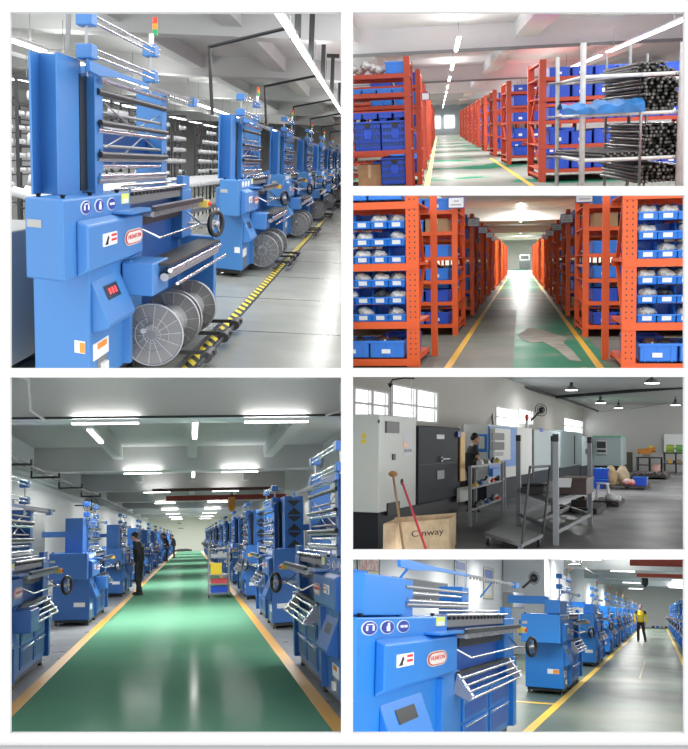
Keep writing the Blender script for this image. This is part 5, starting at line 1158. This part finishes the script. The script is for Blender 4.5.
p = R5.P(628, 470, z=0); t = thing('drum_rack', 'dark olive rack with brown drum against the back wall', 'rack', (p.x - .6, 57.6, 0)); MB().box(0, 1.1, 0, .9, 0, 1.1).build('rack_body', mat('olive_dark', (.06, .06, .04), .6), t, .02); MB().cyl((.45, .4, 1.1), (.45, .4, 1.8), .36, 16).build('drum', mat('drum_brown', (.25, .18, .1), .6), t)
# lamps under the roof
for i, (px, py, y, po) in enumerate(((571.5, 390, 38, 150), (652, 383, 33, 150), (600.5, 403, 46, 60), (618.5, 408, 53, 60), (675.5, 405, 50, 70))):
    p = R5.P(px, py, y=y); lab = 'high bay lamp with a wide grey shade, ' + ('second nearest, left of the middle', 'nearest, upper right', 'small one left in the back corner', 'farthest, near the middle of the back wall', 'small one at the far right')[i]
    t = thing('high_bay_lamp', lab, 'ceiling light', tuple(p), 0, 'high bay lamps')
    MB().cyl((0, 0, .0), (0, 0, .14), .27, 20, .10).build('shade', GREYM, t); MB().cyl((0, 0, .14), (0, 0, .28), .06, 12).build('housing', DARKM, t); MB().cyl((0, 0, .28), (0, 0, 3.85 - p.z), .02, 8).build('hanger', BLACK, t); MB().cyl((0, 0, -.02), (0, 0, .0), .22, 20).build('bulb_glass', mat('bay_glow', (1, 1, 1), .3, emit=6), t)
    ld = bpy.data.lights.new('bay_light', 'AREA'); ld.shape = 'DISK'; ld.size = .44; ld.energy = po; lo = bpy.data.objects.new('bay_light', ld); C.objects.link(lo); lo.parent = t; lo.matrix_local = Matrix.Translation((0, 0, -.04))
# pipes
def pipe(lab, pts, r_, mt=DARKM, name='pipe'):
    P_ = [R5.P(a, b, y=c) for a, b, c in pts]; o = P_[0]
    return single(MB().tube([p - o for p in P_], r_, 8).build(name, mt), lab, name.replace('_', ' '), None, tuple(o))
pipe('dark pipe running under the roof from the left window towards the back corner', [(500, 380, 36), (562, 398, 47), (598, 411, 59)], .06)
pipe('dark pipe crossing under the roof to the right edge of the machining shop', [(556, 397, 45), (620, 392, 44), (688, 387, 42)], .07)
pipe('pale pipe along the foot of the roof at the back', [(600, 412, 59), (640, 407, 59), (688, 402, 59)], .05, GALV)
pipe('white cable hanging down behind the first lathe', [(466, 376, 30), (467, 395, 30), (462, 415, 29), (458, 430, 28)], .035, WHITE, 'cable')
pipe('black cable hanging down beside the second window', [(486, 376, 33), (488, 395, 33), (492, 415, 33), (493, 426, 32)], .03, BLACK, 'cable')
pipe('thin white cable hanging in front of the first window', [(411, 376, 20), (412, 415, 20)], .012, WHITE, 'cable')
t = thing('wall_fan', 'dark wall fan over the pale grey machining centre', 'fan', tuple(R5.P(541, 410, y=33))); c = MB(); [c.torus((0, 0, 0), (.6, -1, .2), r, .014, 22, 5) for r in (.07, .13, .2)]; c.build('cage', DARKM, t); MB().ball((0, .05, 0), .1).bar((0, .05, 0), (-.35, .1, -.35), .05).build('motor', BLACK, t)
t = thing('ceiling_fan_lamp', 'dark hanging funnel with a curved arm in front of the first window', 'fixture', tuple(R5.P(390, 386, y=18.5))); MB().cyl((0, 0, -.03), (0, 0, .05), .015, 12, .06).build('funnel', DARKM, t); MB().tube([(0, 0, .05), (.05, 0, .12), (.25, .1, .16), (.4, .3, .16)], .015, 8).build('arm', DARKM, t)
# ---------------------------------------------------------------- trim what would never be seen from the openings: each place ends where the next begins
def plane_of(px=None, py=None, keep_greater=True):
    if px is not None: n = Vector((1, -(px - CX) / F, 0))            # positive to the right of px
    else: n = Vector((0, (py - CY) / F, 1)) * -1                      # positive below py
    n.normalize()
    return n if keep_greater else -n
bpy.context.view_layer.update()
PL = {}
for r in (R1, R2, R3, R4, R5, R6):
    x0, x1, y0_, y1_ = r.clip; L_ = []
    if x0 is not None: L_.append((EYE, plane_of(px=x0)))
    if x1 is not None: L_.append((EYE, plane_of(px=x1, keep_greater=False)))
    if y0_ is not None: L_.append((EYE, plane_of(py=y0_)))
    if y1_ is not None: L_.append((EYE, plane_of(py=y1_, keep_greater=False)))
    L_.append((Vector((0, Y0 + .1, 0)), Vector((0, 1, 0))))
    PL[r.n] = L_
def rm_of(o):
    while o and 'rm' not in o: o = o.parent
    return o['rm'] if o else None
ngone = 0
for nm_ in [o.name for o in bpy.data.objects]:
    o = bpy.data.objects.get(nm_)
    if o is None: continue
    if o.type not in ('MESH', 'LIGHT'): continue
    rn = rm_of(o)
    if rn is None: continue
    M = o.matrix_world; cuts = []; gone = False
    if o.type == 'LIGHT':
        p = M.translation
        if any(n.dot(p - c) < 0 for c, n in PL[rn]): bpy.data.objects.remove(o)
        continue
    cs = [M @ Vector(b) for b in o.bound_box]
    for c, n in PL[rn]:
        ds = [n.dot(p - c) for p in cs]
        if min(ds) < 0: cuts.append((c, n))
    if not cuts: continue
    vs_ = [M @ v.co for v in o.data.vertices]
    cuts2 = []
    for c, n in cuts:
        ds = [n.dot(p - c) for p in vs_]
        if max(ds) <= 0: gone = True; break
        if min(ds) < 0: cuts2.append((c, n))
    if gone:
        for ch in list(o.children): bpy.data.objects.remove(ch)
        bpy.data.objects.remove(o); ngone += 1; continue
    if not cuts2: continue
    bm = bmesh.new(); bm.from_mesh(o.data); Mi = M.inverted(); N3 = M.to_3x3().transposed()
    for c, n in cuts2:
        r_ = bmesh.ops.bisect_plane(bm, geom=bm.verts[:] + bm.edges[:] + bm.faces[:], plane_co=Mi @ c, plane_no=N3 @ n, clear_inner=True)
        ed = [e for e in r_['geom_cut'] if isinstance(e, bmesh.types.BMEdge)]
        if ed:
            try: bmesh.ops.holes_fill(bm, edges=ed, sides=0)
            except Exception: pass
    if len(bm.verts) == 0:
        bm.free()
        for ch in list(o.children): bpy.data.objects.remove(ch)
        bpy.data.objects.remove(o); continue
    me = o.data.copy(); bm.to_mesh(me); bm.free(); o.data = me
for nm_ in [o.name for o in bpy.data.objects]:
    o = bpy.data.objects.get(nm_)                # a thing none of whose parts is left
    if o and o.type == 'EMPTY' and not o.parent and not any(c.type == 'MESH' for c in o.children):
        for c in list(o.children): bpy.data.objects.remove(c)
        bpy.data.objects.remove(o)
for o in bpy.data.objects:
    if 'rm' in o: del o['rm']
    if len(str(o.get('label', '')).split()) > 16: print('LONG', o.name, o['label'])
